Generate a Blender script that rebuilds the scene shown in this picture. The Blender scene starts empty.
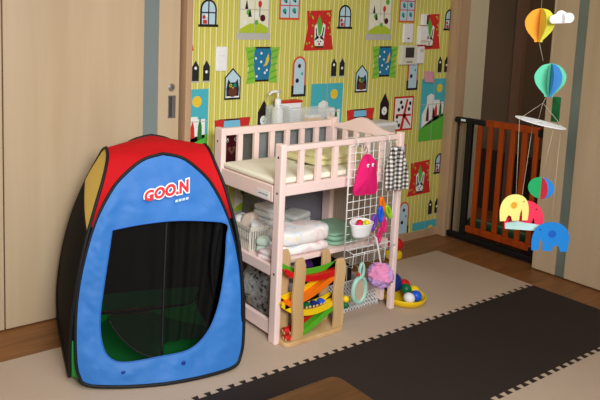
import bpy, math, random
from mathutils import Vector, Matrix, noise
R = math.radians
C = bpy.context.scene.collection
sin, cos, pi = math.sin, math.cos, math.pi

# ------------------------------------------------------------------ materials
def srgb(c):
    return tuple(((v/255)/12.92 if v/255 <= .04045 else ((v/255+.055)/1.055)**2.4) for v in c) + (1,)
MATS = {}
def mat(name, rgb, rough=.6, metal=0, spec=.35, var=0, vscale=8, bump=0, bscale=60, stretch=(1,1,1), sheen=0, alpha=1, trans=0, emit=0):
    if name in MATS: return MATS[name]
    m = bpy.data.materials.new(name); m.use_nodes = True
    nt = m.node_tree; b = nt.nodes['Principled BSDF']
    col = srgb(rgb)
    b.inputs['Base Color'].default_value = col
    b.inputs['Roughness'].default_value = rough; b.inputs['Metallic'].default_value = metal
    b.inputs['Specular IOR Level'].default_value = spec
    b.inputs['Alpha'].default_value = alpha
    b.inputs['Transmission Weight'].default_value = trans
    if sheen: b.inputs['Sheen Weight'].default_value = sheen
    if var or bump:
        tc = nt.nodes.new('ShaderNodeTexCoord'); mp = nt.nodes.new('ShaderNodeMapping')
        mp.inputs['Scale'].default_value = stretch
        nt.links.new(tc.outputs['Object'], mp.inputs[0])
    if var:
        n = nt.nodes.new('ShaderNodeTexNoise'); n.inputs['Scale'].default_value = vscale; n.inputs['Detail'].default_value = 4
        nt.links.new(mp.outputs[0], n.inputs['Vector'])
        r = nt.nodes.new('ShaderNodeValToRGB')
        r.color_ramp.elements[0].position = .3; r.color_ramp.elements[1].position = .7
        r.color_ramp.elements[0].color = tuple(c*(1-var) for c in col[:3])+(1,)
        r.color_ramp.elements[1].color = tuple(min(1, c*(1+var)) for c in col[:3])+(1,)
        nt.links.new(n.outputs[0], r.inputs[0]); nt.links.new(r.outputs[0], b.inputs['Base Color'])
    if bump:
        n2 = nt.nodes.new('ShaderNodeTexNoise'); n2.inputs['Scale'].default_value = bscale; n2.inputs['Detail'].default_value = 3
        nt.links.new(mp.outputs[0], n2.inputs['Vector'])
        bp = nt.nodes.new('ShaderNodeBump'); bp.inputs['Strength'].default_value = bump; bp.inputs['Distance'].default_value = .01
        nt.links.new(n2.outputs[0], bp.inputs['Height']); nt.links.new(bp.outputs[0], b.inputs['Normal'])
    MATS[name] = m
    return m
def ramp_mat(name, tex, scale, stops, rough=.7, stretch=(1,1,1), bump=0, interp='LINEAR', detail=3, distortion=0):
    if name in MATS: return MATS[name]
    m = bpy.data.materials.new(name); m.use_nodes = True
    nt = m.node_tree; b = nt.nodes['Principled BSDF']; b.inputs['Roughness'].default_value = rough
    b.inputs['Specular IOR Level'].default_value = .3
    tc = nt.nodes.new('ShaderNodeTexCoord'); mp = nt.nodes.new('ShaderNodeMapping'); mp.inputs['Scale'].default_value = stretch
    nt.links.new(tc.outputs['Object'], mp.inputs[0])
    n = nt.nodes.new(tex); n.inputs['Scale'].default_value = scale
    if tex == 'ShaderNodeTexNoise':
        n.inputs['Detail'].default_value = detail; n.inputs['Distortion'].default_value = distortion
    nt.links.new(mp.outputs[0], n.inputs['Vector'])
    r = nt.nodes.new('ShaderNodeValToRGB'); r.color_ramp.interpolation = interp
    e = r.color_ramp.elements
    while len(e) < len(stops): e.new(.5)
    for i, (p, c) in enumerate(stops): e[i].position = p; e[i].color = srgb(c)
    nt.links.new(n.outputs[0], r.inputs[0]); nt.links.new(r.outputs[0], b.inputs['Base Color'])
    if bump:
        bp = nt.nodes.new('ShaderNodeBump'); bp.inputs['Strength'].default_value = bump; bp.inputs['Distance'].default_value = .01
        nt.links.new(n.outputs[0], bp.inputs['Height']); nt.links.new(bp.outputs[0], b.inputs['Normal'])
    MATS[name] = m
    return m

def mat_wallpaper():
    m = bpy.data.materials.new('striped wallpaper'); m.use_nodes = True
    nt = m.node_tree; b = nt.nodes['Principled BSDF']; b.inputs['Roughness'].default_value = .75; b.inputs['Specular IOR Level'].default_value = .2
    tc = nt.nodes.new('ShaderNodeTexCoord'); sp = nt.nodes.new('ShaderNodeSeparateXYZ')
    nt.links.new(tc.outputs['Object'], sp.inputs[0])
    def stripe(period, off):
        a = nt.nodes.new('ShaderNodeMath'); a.operation = 'ADD'; a.inputs[1].default_value = off
        nt.links.new(sp.outputs[0], a.inputs[0])
        d = nt.nodes.new('ShaderNodeMath'); d.operation = 'DIVIDE'; d.inputs[1].default_value = period
        nt.links.new(a.outputs[0], d.inputs[0])
        f = nt.nodes.new('ShaderNodeMath'); f.operation = 'FRACT'; nt.links.new(d.outputs[0], f.inputs[0])
        return f
    f = stripe(1.053/27, -1.863+.003)
    r = nt.nodes.new('ShaderNodeValToRGB'); r.color_ramp.interpolation = 'CONSTANT'
    e = r.color_ramp.elements
    stops = [(0,(240,232,172)),(.17,(198,190,80)),(.40,(212,204,100)),(.62,(198,190,80)),(.80,(218,212,122)),(.88,(204,196,88))]
    while len(e) < len(stops): e.new(.5)
    for i, (p, c) in enumerate(stops): e[i].position = p; e[i].color = srgb(c)
    nt.links.new(f.outputs[0], r.inputs[0]); nt.links.new(r.outputs[0], b.inputs['Base Color'])
    return m

def mat_wood(name, c1, c2, scale=6, stretch=(1,1,.06), rough=.45, plank=0, axis=0):
    m = bpy.data.materials.new(name); m.use_nodes = True
    nt = m.node_tree; b = nt.nodes['Principled BSDF']; b.inputs['Roughness'].default_value = rough; b.inputs['Specular IOR Level'].default_value = .35
    tc = nt.nodes.new('ShaderNodeTexCoord'); mp = nt.nodes.new('ShaderNodeMapping'); mp.inputs['Scale'].default_value = stretch
    nt.links.new(tc.outputs['Object'], mp.inputs[0])
    n = nt.nodes.new('ShaderNodeTexNoise'); n.inputs['Scale'].default_value = scale; n.inputs['Detail'].default_value = 5; n.inputs['Distortion'].default_value = .4
    nt.links.new(mp.outputs[0], n.inputs['Vector'])
    r = nt.nodes.new('ShaderNodeValToRGB'); r.color_ramp.elements[0].position = .3; r.color_ramp.elements[1].position = .72
    r.color_ramp.elements[0].color = srgb(c1); r.color_ramp.elements[1].color = srgb(c2)
    nt.links.new(n.outputs[0], r.inputs[0])
    out = r.outputs[0]
    if plank:
        sp = nt.nodes.new('ShaderNodeSeparateXYZ'); nt.links.new(tc.outputs['Object'], sp.inputs[0])
        d = nt.nodes.new('ShaderNodeMath'); d.operation = 'DIVIDE'; d.inputs[1].default_value = plank; nt.links.new(sp.outputs[axis], d.inputs[0])
        fl = nt.nodes.new('ShaderNodeMath'); fl.operation = 'FLOOR'; nt.links.new(d.outputs[0], fl.inputs[0])
        wn = nt.nodes.new('ShaderNodeTexWhiteNoise'); wn.noise_dimensions = '1D'; nt.links.new(fl.outputs[0], wn.inputs['W'])
        fr = nt.nodes.new('ShaderNodeMath'); fr.operation = 'FRACT'; nt.links.new(d.outputs[0], fr.inputs[0])
        lt = nt.nodes.new('ShaderNodeMath'); lt.operation = 'GREATER_THAN'; lt.inputs[1].default_value = .03; nt.links.new(fr.outputs[0], lt.inputs[0])
        ma = nt.nodes.new('ShaderNodeMath'); ma.operation = 'MULTIPLY_ADD'; ma.inputs[1].default_value = .24; ma.inputs[2].default_value = .82
        nt.links.new(wn.outputs[0], ma.inputs[0])
        lm = nt.nodes.new('ShaderNodeMath'); lm.operation = 'MULTIPLY_ADD'; lm.inputs[1].default_value = .35; lm.inputs[2].default_value = .65; nt.links.new(lt.outputs[0], lm.inputs[0])
        mu = nt.nodes.new('ShaderNodeMath'); mu.operation = 'MULTIPLY'; nt.links.new(ma.outputs[0], mu.inputs[0]); nt.links.new(lm.outputs[0], mu.inputs[1])
        vm = nt.nodes.new('ShaderNodeVectorMath'); vm.operation = 'SCALE'; nt.links.new(out, vm.inputs[0]); nt.links.new(mu.outputs[0], vm.inputs['Scale'])
        out = vm.outputs[0]
    nt.links.new(out, b.inputs['Base Color'])
    return m

def mat_mesh(name, rgb, opacity):
    m = bpy.data.materials.new(name); m.use_nodes = True
    nt = m.node_tree; b = nt.nodes['Principled BSDF']; b.inputs['Base Color'].default_value = srgb(rgb); b.inputs['Roughness'].default_value = .8
    b.inputs['Specular IOR Level'].default_value = .15
    b.inputs['Alpha'].default_value = opacity
    return m
def mat_clear(name, rgb, opacity, rough=.2):
    m = bpy.data.materials.new(name); m.use_nodes = True
    b = m.node_tree.nodes['Principled BSDF']; b.inputs['Base Color'].default_value = srgb(rgb); b.inputs['Roughness'].default_value = rough
    b.inputs['Alpha'].default_value = opacity
    return m
def mat_check():
    m = bpy.data.materials.new('gingham cloth'); m.use_nodes = True
    nt = m.node_tree; b = nt.nodes['Principled BSDF']; b.inputs['Roughness'].default_value = .85
    tc = nt.nodes.new('ShaderNodeTexCoord'); sp = nt.nodes.new('ShaderNodeSeparateXYZ'); nt.links.new(tc.outputs['Object'], sp.inputs[0])
    outs = []
    for ax in (0, 2):
        d = nt.nodes.new('ShaderNodeMath'); d.operation = 'DIVIDE'; d.inputs[1].default_value = .0215; nt.links.new(sp.outputs[ax], d.inputs[0])
        f = nt.nodes.new('ShaderNodeMath'); f.operation = 'FRACT'; nt.links.new(d.outputs[0], f.inputs[0])
        g = nt.nodes.new('ShaderNodeMath'); g.operation = 'GREATER_THAN'; g.inputs[1].default_value = .5; nt.links.new(f.outputs[0], g.inputs[0])
        outs.append(g)
    a = nt.nodes.new('ShaderNodeMath'); a.operation = 'ADD'; nt.links.new(outs[0].outputs[0], a.inputs[0]); nt.links.new(outs[1].outputs[0], a.inputs[1])
    h = nt.nodes.new('ShaderNodeMath'); h.operation = 'MULTIPLY'; h.inputs[1].default_value = .5; nt.links.new(a.outputs[0], h.inputs[0])
    r = nt.nodes.new('ShaderNodeValToRGB'); r.color_ramp.elements[0].color = srgb((236,230,222)); r.color_ramp.elements[1].color = srgb((38,32,32))
    e = r.color_ramp.elements.new(.5); e.color = srgb((140,132,128))
    nt.links.new(h.outputs[0], r.inputs[0]); nt.links.new(r.outputs[0], b.inputs['Base Color'])
    return m

M = dict(
 wallpaper = mat_wallpaper(),
 door = mat_wood('pale maple veneer', (194,168,135), (206,182,150), 3.2, (3,3,.18), .5),
 trim = mat_wood('pale trim wood', (182,146,112), (200,166,132), 5, (3,3,.1), .5),
 floor = mat_wood('brown plank floor', (128,84,46), (158,106,62), 5, (.5,5,1), .42, .075, 1),
 table_wood = mat_wood('brown tabletop wood', (72,44,20), (96,62,30), 6, (.6,6,1), .38),
 gate_wood = mat_wood('red brown gate wood', (150,58,14), (180,74,20), 8, (3,3,.2), .35),
 toy_wood = mat_wood('light toy wood', (196,156,106), (218,182,132), 7, (2,2,.2), .5),
 glass = mat('frosted glass', (128,138,136), .25, spec=.5),
 glass2 = mat('frosted door glass', (116,126,118), .25, spec=.5, var=.2, vscale=3),
 pink = mat('pink painted wood', (250,221,213), .45, var=.03, vscale=6),
 white = mat('white paint', (235,232,226), .5),
 plaster = mat('room plaster', (226,214,194), .9),
 hall = mat('hall plaster', (206,190,158), .85),
 hall_dark = mat('dark hall door', (122,94,70), .6, var=.08, vscale=2),
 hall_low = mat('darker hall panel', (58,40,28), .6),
 hall_trim = mat('hall door trim', (134,98,72), .6),
 steel = mat('brushed steel', (150,150,148), .35, .8),
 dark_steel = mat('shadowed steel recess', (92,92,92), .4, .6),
 black = mat('black plastic', (22,21,22), .45),
 pipe = mat('black piping', (14,14,16), .6),
 dark = mat('dark gap', (40,30,24), .9),
 blue = mat('blue nylon', (50,118,194), .55, sheen=.1, bump=.35, bscale=11, var=.04, vscale=5),
 red = mat('red nylon', (196,22,28), .75, spec=.12, bump=.25, bscale=11),
 yellow = mat('yellow nylon', (255,222,104), .55, bump=.2, bscale=11),
 green = mat('green nylon', (34,160,62), .55, bump=.2, bscale=11),
 green_floor = mat('dark green groundsheet', (20,104,44), .6, bump=.2, bscale=11), inner_blue = mat('blue nylon lining', (48,108,190), .6),
 black_nylon = mat('black nylon', (10,10,12), .75, spec=.12, bump=.15, bscale=14),
 mesh = mat_mesh('black door mesh', (16,14,13), .70),
 mesh2 = mat_mesh('black window mesh', (24,17,13), .97),
 logo_red = mat('logo red', (222,30,38), .5), logo_white = mat('logo white', (245,243,245), .5), logo_pale = mat('logo pale blue', (196,216,245), .5), snap = mat('navy snap', (24,62,150), .4),
 mat_light = mat('beige foam', (192,170,150), .85, var=.03, vscale=3, bump=.12, bscale=180),
 mat_dark = mat('dark brown foam', (44,34,30), .8, var=.05, vscale=2, bump=.12, bscale=180),
 pad = mat('cream padding', (248,242,222), .75),
 towel_yellow = mat('pale yellow towel', (238,232,176), .9, var=.06, vscale=14, bump=.5, bscale=90),
 hotpink = mat('hot pink towelling', (232,24,112), .85, bump=.35, bscale=160),
 eye_white = mat('white felt', (244,240,240), .7), eye_black = mat('black felt', (20,18,20), .6),
 gingham = mat_check(),
 wire = mat('white coated wire', (240,238,234), .35),
 white_plastic = mat('white plastic', (240,238,238), .4),
 white_bright = mat('bright white plastic', (252,251,250), .45), cream_plastic = mat('cream plastic', (212,204,190), .5),
 pom_pink = mat('pink net', (228,142,186), .85), pom_lilac = mat('lilac net', (198,156,212), .85),
 mint = mat('mint plastic', (166,208,192), .4), mirror = mat('painted mirror reflection', (200,180,152), .3, 0),  # mirror's beige is the floor's reflection painted into the colour
 grey_cloth = ramp_mat('grey speckled cloth', 'ShaderNodeTexNoise', 42, [(0,(50,50,52)),(.36,(70,70,72)),(.42,(160,160,158)),(.7,(200,200,196))], .9, (1,1,1), .2, detail=1.5, distortion=.6),
 pastel = ramp_mat('pastel print towel', 'ShaderNodeTexNoise', 12, [(.30,(250,240,236)),(.38,(243,218,216)),(.44,(248,242,238)),(.54,(248,243,238)),(.58,(222,230,240)),(.63,(248,242,236)),(.70,(246,234,196)),(.78,(244,242,238))], .9, (1,1,1), .2, detail=1.5),
 pink_cloth = ramp_mat('pale pink print cloth', 'ShaderNodeTexNoise', 16, [(.35,(238,224,222)),(.5,(226,190,200)),(.65,(240,230,226))], .9),
 grey_towel = mat('pale grey towel', (196,198,192), .9, bump=.5, bscale=90, var=.08, vscale=14),
 white_cloth = mat('white quilted cloth', (214,212,208), .9, bump=.4, bscale=50),
 tan_cloth = mat('tan cloth', (206,186,170), .9, bump=.4, bscale=40, var=.1, vscale=12),
 green_towel = mat('sage green towel', (150,192,164), .9, bump=.6, bscale=80, var=.06, vscale=10),
 mint_cloth = mat('mint cloth', (206,222,206), .9, bump=.4, bscale=60),
 charcoal = mat('charcoal board', (116,114,122), .6), charcoal_edge = mat('charcoal trim', (92,90,98), .5),
 beige_cab = ramp_mat('greige ribbed board', 'ShaderNodeTexWave', 14, [(0,(150,134,120)),(.5,(176,160,144)),(1,(166,150,134))], .7),
 clear = mat_clear('clear plastic', (244,248,246), .20), clear_grey = mat_clear('smoky clear plastic', (150,156,156), .7),
 lid_blue = mat('pale blue plastic lid', (120,178,190), .35), orange_pack = mat('orange packet', (240,178,70), .5),
 lid_red = mat('red plastic lid', (206,44,30), .4),
 t_orange = mat('orange plastic', (246,118,16), .35), t_yellow = mat('yellow plastic', (246,206,20), .35), t_lime = mat('lime plastic', (160,206,40), .35),
 t_green = mat('green paint', (82,172,36), .4), t_red = mat('red paint', (206,22,20), .4), t_blue = mat('blue plastic', (30,92,214), .35), t_navy = mat('navy plastic', (22,44,120), .4),
 t_purple = mat('purple plastic', (112,56,168), .35), t_pink = mat('pink plastic', (226,44,116), .35), t_magenta = mat('magenta plastic', (206,40,98), .35), t_dkgreen = mat('dark green plastic', (12,104,62), .35), t_maroon = mat('maroon plastic', (104,22,32), .5),
 p_orange = mat('orange paper', (250,166,48), .75), p_yellow = mat('yellow paper', (222,214,70), .75), p_cloud = mat('white paper', (245,245,247), .8), p_mint = mat('mint paper', (98,206,168), .75), p_blue = mat('sky blue paper', (82,158,222), .75),
 p_lemon = mat('lemon paper', (248,236,138), .75), p_red = mat('crimson paper', (240,52,86), .75), p_blue2 = mat('bright blue paper', (24,128,210), .75), p_green = mat('green paper', (22,160,92), .75), p_navy = mat('dark blue dot paper', (20,90,186), .75), p_pale = mat('pale aqua print paper', (190,226,222), .75),
 string = mat('pale string', (186,172,150), .8),
 note_pink = mat('pink note paper', (214,150,164), .8), screen = mat('dark screen', (70,64,58), .2), intercom_w = mat('intercom white', (226,220,204), .45),
 sticker = mat('pale green sticker', (120,176,128), .5), green_strip = mat('green metal inset', (28,112,62), .4, var=.5, vscale=18),
 rug_green = ramp_mat('green striped weave', 'ShaderNodeTexWave', 9, [(0,(30,74,50)),(.45,(44,104,70)),(.55,(150,170,150)),(.7,(60,120,84)),(1,(30,74,50))], .95, (.2,1,.8)),
)

# ------------------------------------------------------------------ mesh builder
class MB:
    def __init__(s): s.v = []; s.f = []; s.mi = []; s.mats = []; s.sm = []
    def slot(s, m):
        if isinstance(m, str): m = M[m]
        if m not in s.mats: s.mats.append(m)
        return s.mats.index(m)
    def add(s, vs, fs, m, smooth=False):
        o = len(s.v); s.v += [tuple(v) for v in vs]; k = s.slot(m)
        for f in fs: s.f.append([i+o for i in f]); s.mi.append(k); s.sm.append(smooth)
    def box(s, x0, x1, y0, y1, z0, z1, m):
        vs = [(x,y,z) for z in (z0,z1) for y in (y0,y1) for x in (x0,x1)]
        s.add(vs, [(0,2,3,1),(4,5,7,6),(0,1,5,4),(2,6,7,3),(0,4,6,2),(1,3,7,5)], m)
        return s
    def tube(s, pts, r, m, seg=8, closed=False, flat=None):
        pts = [Vector(p) for p in pts]; n = len(pts); vs = []; prev = None
        for i, p in enumerate(pts):
            a = pts[(i-1) % n] if (closed or i > 0) else p
            b = pts[(i+1) % n] if (closed or i < n-1) else p
            t = (b-a).normalized()
            if prev is None:
                up = Vector((0,0,1)) if abs(t.z) < .9 else Vector((1,0,0))
                nrm = (up - t*up.dot(t)).normalized()
            else:
                nrm = (prev - t*prev.dot(t)).normalized()
            prev = nrm; bi = t.cross(nrm)
            rr = r[i] if isinstance(r, (list,tuple)) else r
            for k in range(seg):
                an = 2*pi*k/seg
                vs.append(p + nrm*cos(an)*rr + bi*sin(an)*rr)
        fs = []
        for i in range(n if closed else n-1):
            j = (i+1) % n
            for k in range(seg):
                l = (k+1) % seg
                fs.append((i*seg+k, i*seg+l, j*seg+l, j*seg+k))
        if not closed:
            fs.append(tuple(range(seg-1,-1,-1))); fs.append(tuple((n-1)*seg+k for k in range(seg)))
        s.add(vs, fs, m, True); return s
    def lathe(s, prof, c, m, seg=24):
        vs = []; n = len(prof)
        for r, z in prof:
            for k in range(seg):
                a = 2*pi*k/seg; vs.append((c[0]+max(r,1e-5)*cos(a), c[1]+max(r,1e-5)*sin(a), c[2]+z))
        fs = [(i*seg+k, i*seg+(k+1)%seg, (i+1)*seg+(k+1)%seg, (i+1)*seg+k) for i in range(n-1) for k in range(seg)]
        s.add(vs, fs, m, True); return s
    def ball(s, c, r, m, seg=20, sq=(1,1,1)):
        n = seg//2
        vs = []
        for i in range(n+1):
            ph = pi*i/n
            for k in range(seg):
                a = 2*pi*k/seg; q = max(sin(ph), 1e-4)
                vs.append((c[0]+r*sq[0]*q*cos(a), c[1]+r*sq[1]*q*sin(a), c[2]-r*sq[2]*cos(ph)))
        s.add(vs, [(i*seg+k, i*seg+(k+1)%seg, (i+1)*seg+(k+1)%seg, (i+1)*seg+k) for i in range(n) for k in range(seg)], m, True); return s
    def prism(s, poly, fn, t0, t1, m):          # fn(a, b, t) -> xyz
        n = len(poly)
        vs = [fn(a,b,t0) for a,b in poly] + [fn(a,b,t1) for a,b in poly]
        fs = [tuple(range(n-1,-1,-1)), tuple(range(n,2*n))] + [(i,(i+1)%n,n+(i+1)%n,n+i) for i in range(n)]
        s.add(vs, fs, m); return s
    def grid(s, fn, nu, nv, m, smooth=True, closed_u=False):
        vs = [fn(i/nu, j/nv) for j in range(nv+1) for i in range(nu+(0 if closed_u else 1))]
        w = nu if closed_u else nu+1
        fs = []
        for j in range(nv):
            for i in range(nu):
                k = (i+1) % w
                fs.append((j*w+i, j*w+k, (j+1)*w+k, (j+1)*w+i))
        s.add(vs, fs, m, smooth); return s
    def build(s, name, parent=None, bevel=0, solid=0, offset=(0,0,0), segs=2):
        me = bpy.data.meshes.new(name); me.from_pydata([tuple(Vector(v)-Vector(offset)) for v in s.v], [], s.f)
        for m in s.mats: me.materials.append(m)
        for p, k, q in zip(me.polygons, s.mi, s.sm): p.material_index = k; p.use_smooth = q
        me.update()
        o = bpy.data.objects.new(name, me); C.objects.link(o); o.location = offset
        if parent is not None: o.parent = parent
        if bevel:
            b = o.modifiers.new('edge', 'BEVEL'); b.width = bevel; b.segments = segs; b.limit_method = 'ANGLE'; b.angle_limit = R(40)
        if solid:
            b = o.modifiers.new('thick', 'SOLIDIFY'); b.thickness = solid; b.offset = 0
        return o
def tag(o, label=None, cat=None, group=None, kind=None):
    if label: o['label'] = label
    if cat: o['category'] = cat
    if group: o['group'] = group
    if kind: o['kind'] = kind
    return o
def thing(name, label, cat, loc, rz=0, group=None):
    o = bpy.data.objects.new(name, None); C.objects.link(o); o.location = loc; o.rotation_euler = (0,0,rz)
    o.empty_display_size = .05
    return tag(o, label, cat, group)
def structure(mb, name, **k):
    return tag(mb.build(name, **k), kind='structure')
def copy_thing(root, loc, rz, label, mats=None):
    r = root.copy(); C.objects.link(r); r.location = loc; r.rotation_euler = (0,0,rz); r['label'] = label
    for ch in list(root.children):
        c = ch.copy(); C.objects.link(c); c.parent = r
        if mats and ch.name.split('.')[0] in mats:
            c.data = ch.data.copy()
            c.data.materials.clear(); c.data.materials.append(M[mats[ch.name.split('.')[0]]])
    return r
def spline(pts, n):
    pts = [Vector(p) for p in pts]; out = []; m = len(pts)-1
    for k in range(n+1):
        t = k/n*m; i = min(int(t), m-1); f = t-i
        p0 = pts[max(i-1,0)]; p1 = pts[i]; p2 = pts[i+1]; p3 = pts[min(i+2,m)]
        out.append(.5*((2*p1)+(p2-p0)*f+(2*p0-5*p1+4*p2-p3)*f*f+(3*p1-p0-3*p2+p3)*f**3))
    return out
def soft(mb, c, w, d, h, m, rz=0, e=.35, wob=.006, seed=0, nu=36, nv=14, sag=0):
    """A soft rounded slab, base at c."""
    def sg(v, p): return math.copysign(abs(v)**p, v)
    def fn(u, v):
        a = 2*pi*u; ph = -pi/2+pi*v
        x = w/2*sg(cos(ph), e)*sg(cos(a), e); y = d/2*sg(cos(ph), e)*sg(sin(a), e); z = h/2*sg(sin(ph), .6)
        n = noise.noise(Vector((x*14+seed*7.1, y*14, z*20+seed)))
        k = 1+wob/max(w,.03)*n*2
        z2 = z+h/2 + (wob*1.4*noise.noise(Vector((x*11+seed*3.3, y*11+5, seed))) - sag*((2*x/w)**2) if z > 0 else 0)
        xx, yy = x*k, y*k
        return (c[0]+xx*cos(rz)-yy*sin(rz), c[1]+xx*sin(rz)+yy*cos(rz), c[2]+max(z2, 0))
    mb.grid(fn, nu, nv, m, True, True); return mb

FZ = -.012                                     # bare floor, 12 mm below the top of the foam mats
WY = 2.805                                     # papered wall
# ------------------------------------------------------------------ setting
structure(MB().box(-1.7,6.2,-1.7,4.2,FZ-.1,FZ,'floor'), 'floor')
structure(MB().box(-1.7,6.2,-1.7,4.2,2.42,2.5,'plaster'), 'ceiling')
structure(MB().box(-1.7,-1.6,-1.7,4.2,FZ,2.42,'plaster'), 'wall_left')
structure(MB().box(-1.7,6.2,-1.8,-1.7,FZ,2.42,'plaster'), 'wall_front')
w = MB(); w.box(-1.6,1.86,2.80,2.94,2.02,2.42,'plaster'); w.box(-1.6,0.0,2.80,2.94,FZ,2.02,'plaster'); w.box(0.0,1.86,2.90,2.94,FZ,2.02,'plaster')
structure(w, 'wall_doorside')
w = MB(); w.box(4.085,4.16,-1.7,2.085,FZ,2.42,'plaster'); w.box(4.085,4.16,2.085,2.74,2.05,2.42,'plaster')
structure(w, 'wall_right')
# hallway beyond the gate
w = MB(); w.box(4.21,4.435,2.75,2.86,FZ,2.42,'hall'); structure(w, 'wall_hall')
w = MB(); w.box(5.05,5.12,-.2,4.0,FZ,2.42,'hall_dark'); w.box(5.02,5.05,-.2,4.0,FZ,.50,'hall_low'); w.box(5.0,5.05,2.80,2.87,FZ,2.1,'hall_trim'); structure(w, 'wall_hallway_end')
w = MB(); w.box(4.435,5.12,3.95,4.05,FZ,2.42,'hall_dark'); w.box(4.16,5.12,-.3,-.2,FZ,2.42,'hall_dark'); structure(w, 'wall_hallway_side')

# wallpaper with its printed pictures, all one surface
W = MB(); W.box(1.857,4.075,WY,WY+.1,FZ,2.42,'wallpaper')
def pm(name, rgb): return mat('print '+name, rgb, .8, spec=.2)
P = dict(blk=pm('black brown',(44,28,28)), sky=pm('pane blue',(186,214,226)), red=pm('red',(204,48,42)), wht=pm('white',(236,236,230)), grn=pm('green',(92,176,60)), lime=pm('lime',(176,196,52)),
 grey=pm('grey',(186,184,178)), dk=pm('dark',(40,40,44)), tq=pm('turquoise',(76,178,190)), sun=pm('sun yellow',(232,196,56)), blu=pm('night blue',(40,120,160)), cream=pm('cream',(232,228,200)), brown=pm('brown',(104,56,40)),
 mar=pm('maroon',(84,22,30)), orange=pm('orange red',(214,92,52)), teal=pm('teal',(40,160,140)), lb=pm('light blue',(120,190,220)), fur=pm('fur',(150,92,78)), cgreen=pm('curtain green',(138,190,66)), dgr=pm('dark green',(48,116,52)))
TILES = [(i*1.053, j*1.05) for i in (0,1,2,-1) for j in (-1,0,1)]
def clip(poly, x0, x1, z0, z1):
    def cut(ps, f):
        out = []
        for i in range(len(ps)):
            a, b = ps[i-1], ps[i]; fa, fb = f(a), f(b)
            if (fa >= 0) != (fb >= 0):
                t = fa/(fa-fb); out.append((a[0]+t*(b[0]-a[0]), a[1]+t*(b[1]-a[1])))
            if fb >= 0: out.append(b)
        return out
    for f in (lambda p: p[0]-x0, lambda p: x1-p[0], lambda p: p[1]-z0, lambda p: z1-p[1]):
        poly = cut(poly, f)
        if len(poly) < 3: return []
    return poly
def pic(poly, c, layer=1):
    for dx, dz in TILES:
        q = clip([(x+dx, z+dz) for x, z in poly], 1.857, 4.075, .045, 2.42)
        if q: W.add([(x, WY-.0005*layer, z) for x, z in q], [tuple(range(len(q)))], P[c])
def rect(x0,x1,z0,z1): return [(x0,z0),(x1,z0),(x1,z1),(x0,z1)]
def circ(x,z,r,n=14,sx=1): return [(x+r*sx*cos(2*pi*k/n), z+r*sin(2*pi*k/n)) for k in range(n)]
def arch(x0,x1,z0,z1):
    r = (x1-x0)/2; cx = (x0+x1)/2; zz = z1-r*1.05
    return [(x0,z0),(x1,z0)]+[(cx+r*cos(a*pi/10), zz+r*1.05*sin(a*pi/10)) for a in range(0,11)]
# arched four-pane window
pic(arch(1.905,2.018,1.502,1.652),'blk'); pic(rect(1.895,2.030,1.499,1.513),'blk',2)
pic(arch(1.918,2.006,1.514,1.640),'sky',2); pic(rect(1.958,1.966,1.512,1.642),'blk',3); pic(rect(1.914,2.01,1.574,1.581),'blk',3)
pic(rect(1.925,1.952,1.516,1.537),'red',3); pic(circ(1.932,1.553,.011),'red',3); pic(circ(1.948,1.560,.010),'wht',3)
# tall garden picture with grey sill
pic(rect(2.172,2.395,1.45,1.86),'grey'); pic(rect(2.18,2.387,1.468,1.85),'cream',2); pic(rect(2.157,2.407,1.43,1.466),'grey',3)
pic([(2.18,1.468),(2.387,1.468),(2.387,1.50),(2.33,1.525),(2.25,1.522),(2.18,1.49)],'lime',3)
for x,z,h in ((2.225,1.60,.06),(2.25,1.56,.05)): pic([(x-.013,z),(x+.013,z),(x,z+h)],'dk',4)
pic(circ(2.322,1.635,.02,12,.7),'red',4); pic(rect(2.319,2.325,1.56,1.62),'dgr',4); pic(circ(2.29,1.57,.022),'wht',4); pic(circ(2.24,1.585,.016),'grn',4); pic(circ(2.345,1.555,.02),'mar',4)
pic(circ(2.215,1.53,.012),'wht',4); pic(circ(2.30,1.53,.014),'grn',4); pic(circ(2.35,1.68,.018),'grn',4); pic(rect(2.282,2.286,1.468,1.85),'grey',5); pic(rect(2.18,2.387,1.60,1.604),'grey',5)
# red framed four-pane window
pic(rect(2.468,2.63,1.548,1.75),'orange'); pic(rect(2.480,2.619,1.561,1.74),'sky',2); pic(rect(2.546,2.552,1.56,1.74),'red',3); pic(rect(2.48,2.62,1.63,1.636),'red',3); pic(rect(2.48,2.62,1.69,1.696),'red',3)
for x,z in ((2.51,1.60),(2.585,1.605),(2.515,1.665),(2.585,1.67)): pic(circ(x,z,.015),'teal',3); pic(circ(x+.006,z-.012,.007),'blk',4)
# red curtains with a rabbit
pic([(2.69,1.605),(2.90,1.615),(2.892,1.52),(2.922,1.368),(2.672,1.362),(2.70,1.50)],'red')
pic([(2.795,1.585),(2.83,1.50),(2.838,1.43),(2.84,1.385),(2.765,1.385),(2.755,1.44),(2.765,1.51)],'grn',2)
pic(circ(2.80,1.418,.040,16),'wht',3); pic([(2.762,1.425),(2.795,1.44),(2.778,1.53),(2.756,1.515)],'wht',3); pic([(2.805,1.44),(2.838,1.425),(2.848,1.52),(2.828,1.535)],'wht',3); pic([(2.772,1.45),(2.782,1.453),(2.773,1.505),(2.766,1.50)],'dk',4); pic([(2.818,1.453),(2.828,1.45),(2.838,1.505),(2.831,1.51)],'dk',4)
pic(circ(2.79,1.42,.005),'dk',4); pic(circ(2.812,1.42,.005),'dk',4); pic(circ(2.80,1.404,.008),'red',4); pic(rect(2.765,2.838,1.378,1.392),'brown',4)
rd = random.Random(3)
for k in range(18):
    x = rd.choice([rd.uniform(2.69,2.745), rd.uniform(2.855,2.90)]); z = rd.uniform(1.375,1.60); pic(circ(x,z,.0065,8),'lime',2)
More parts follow.
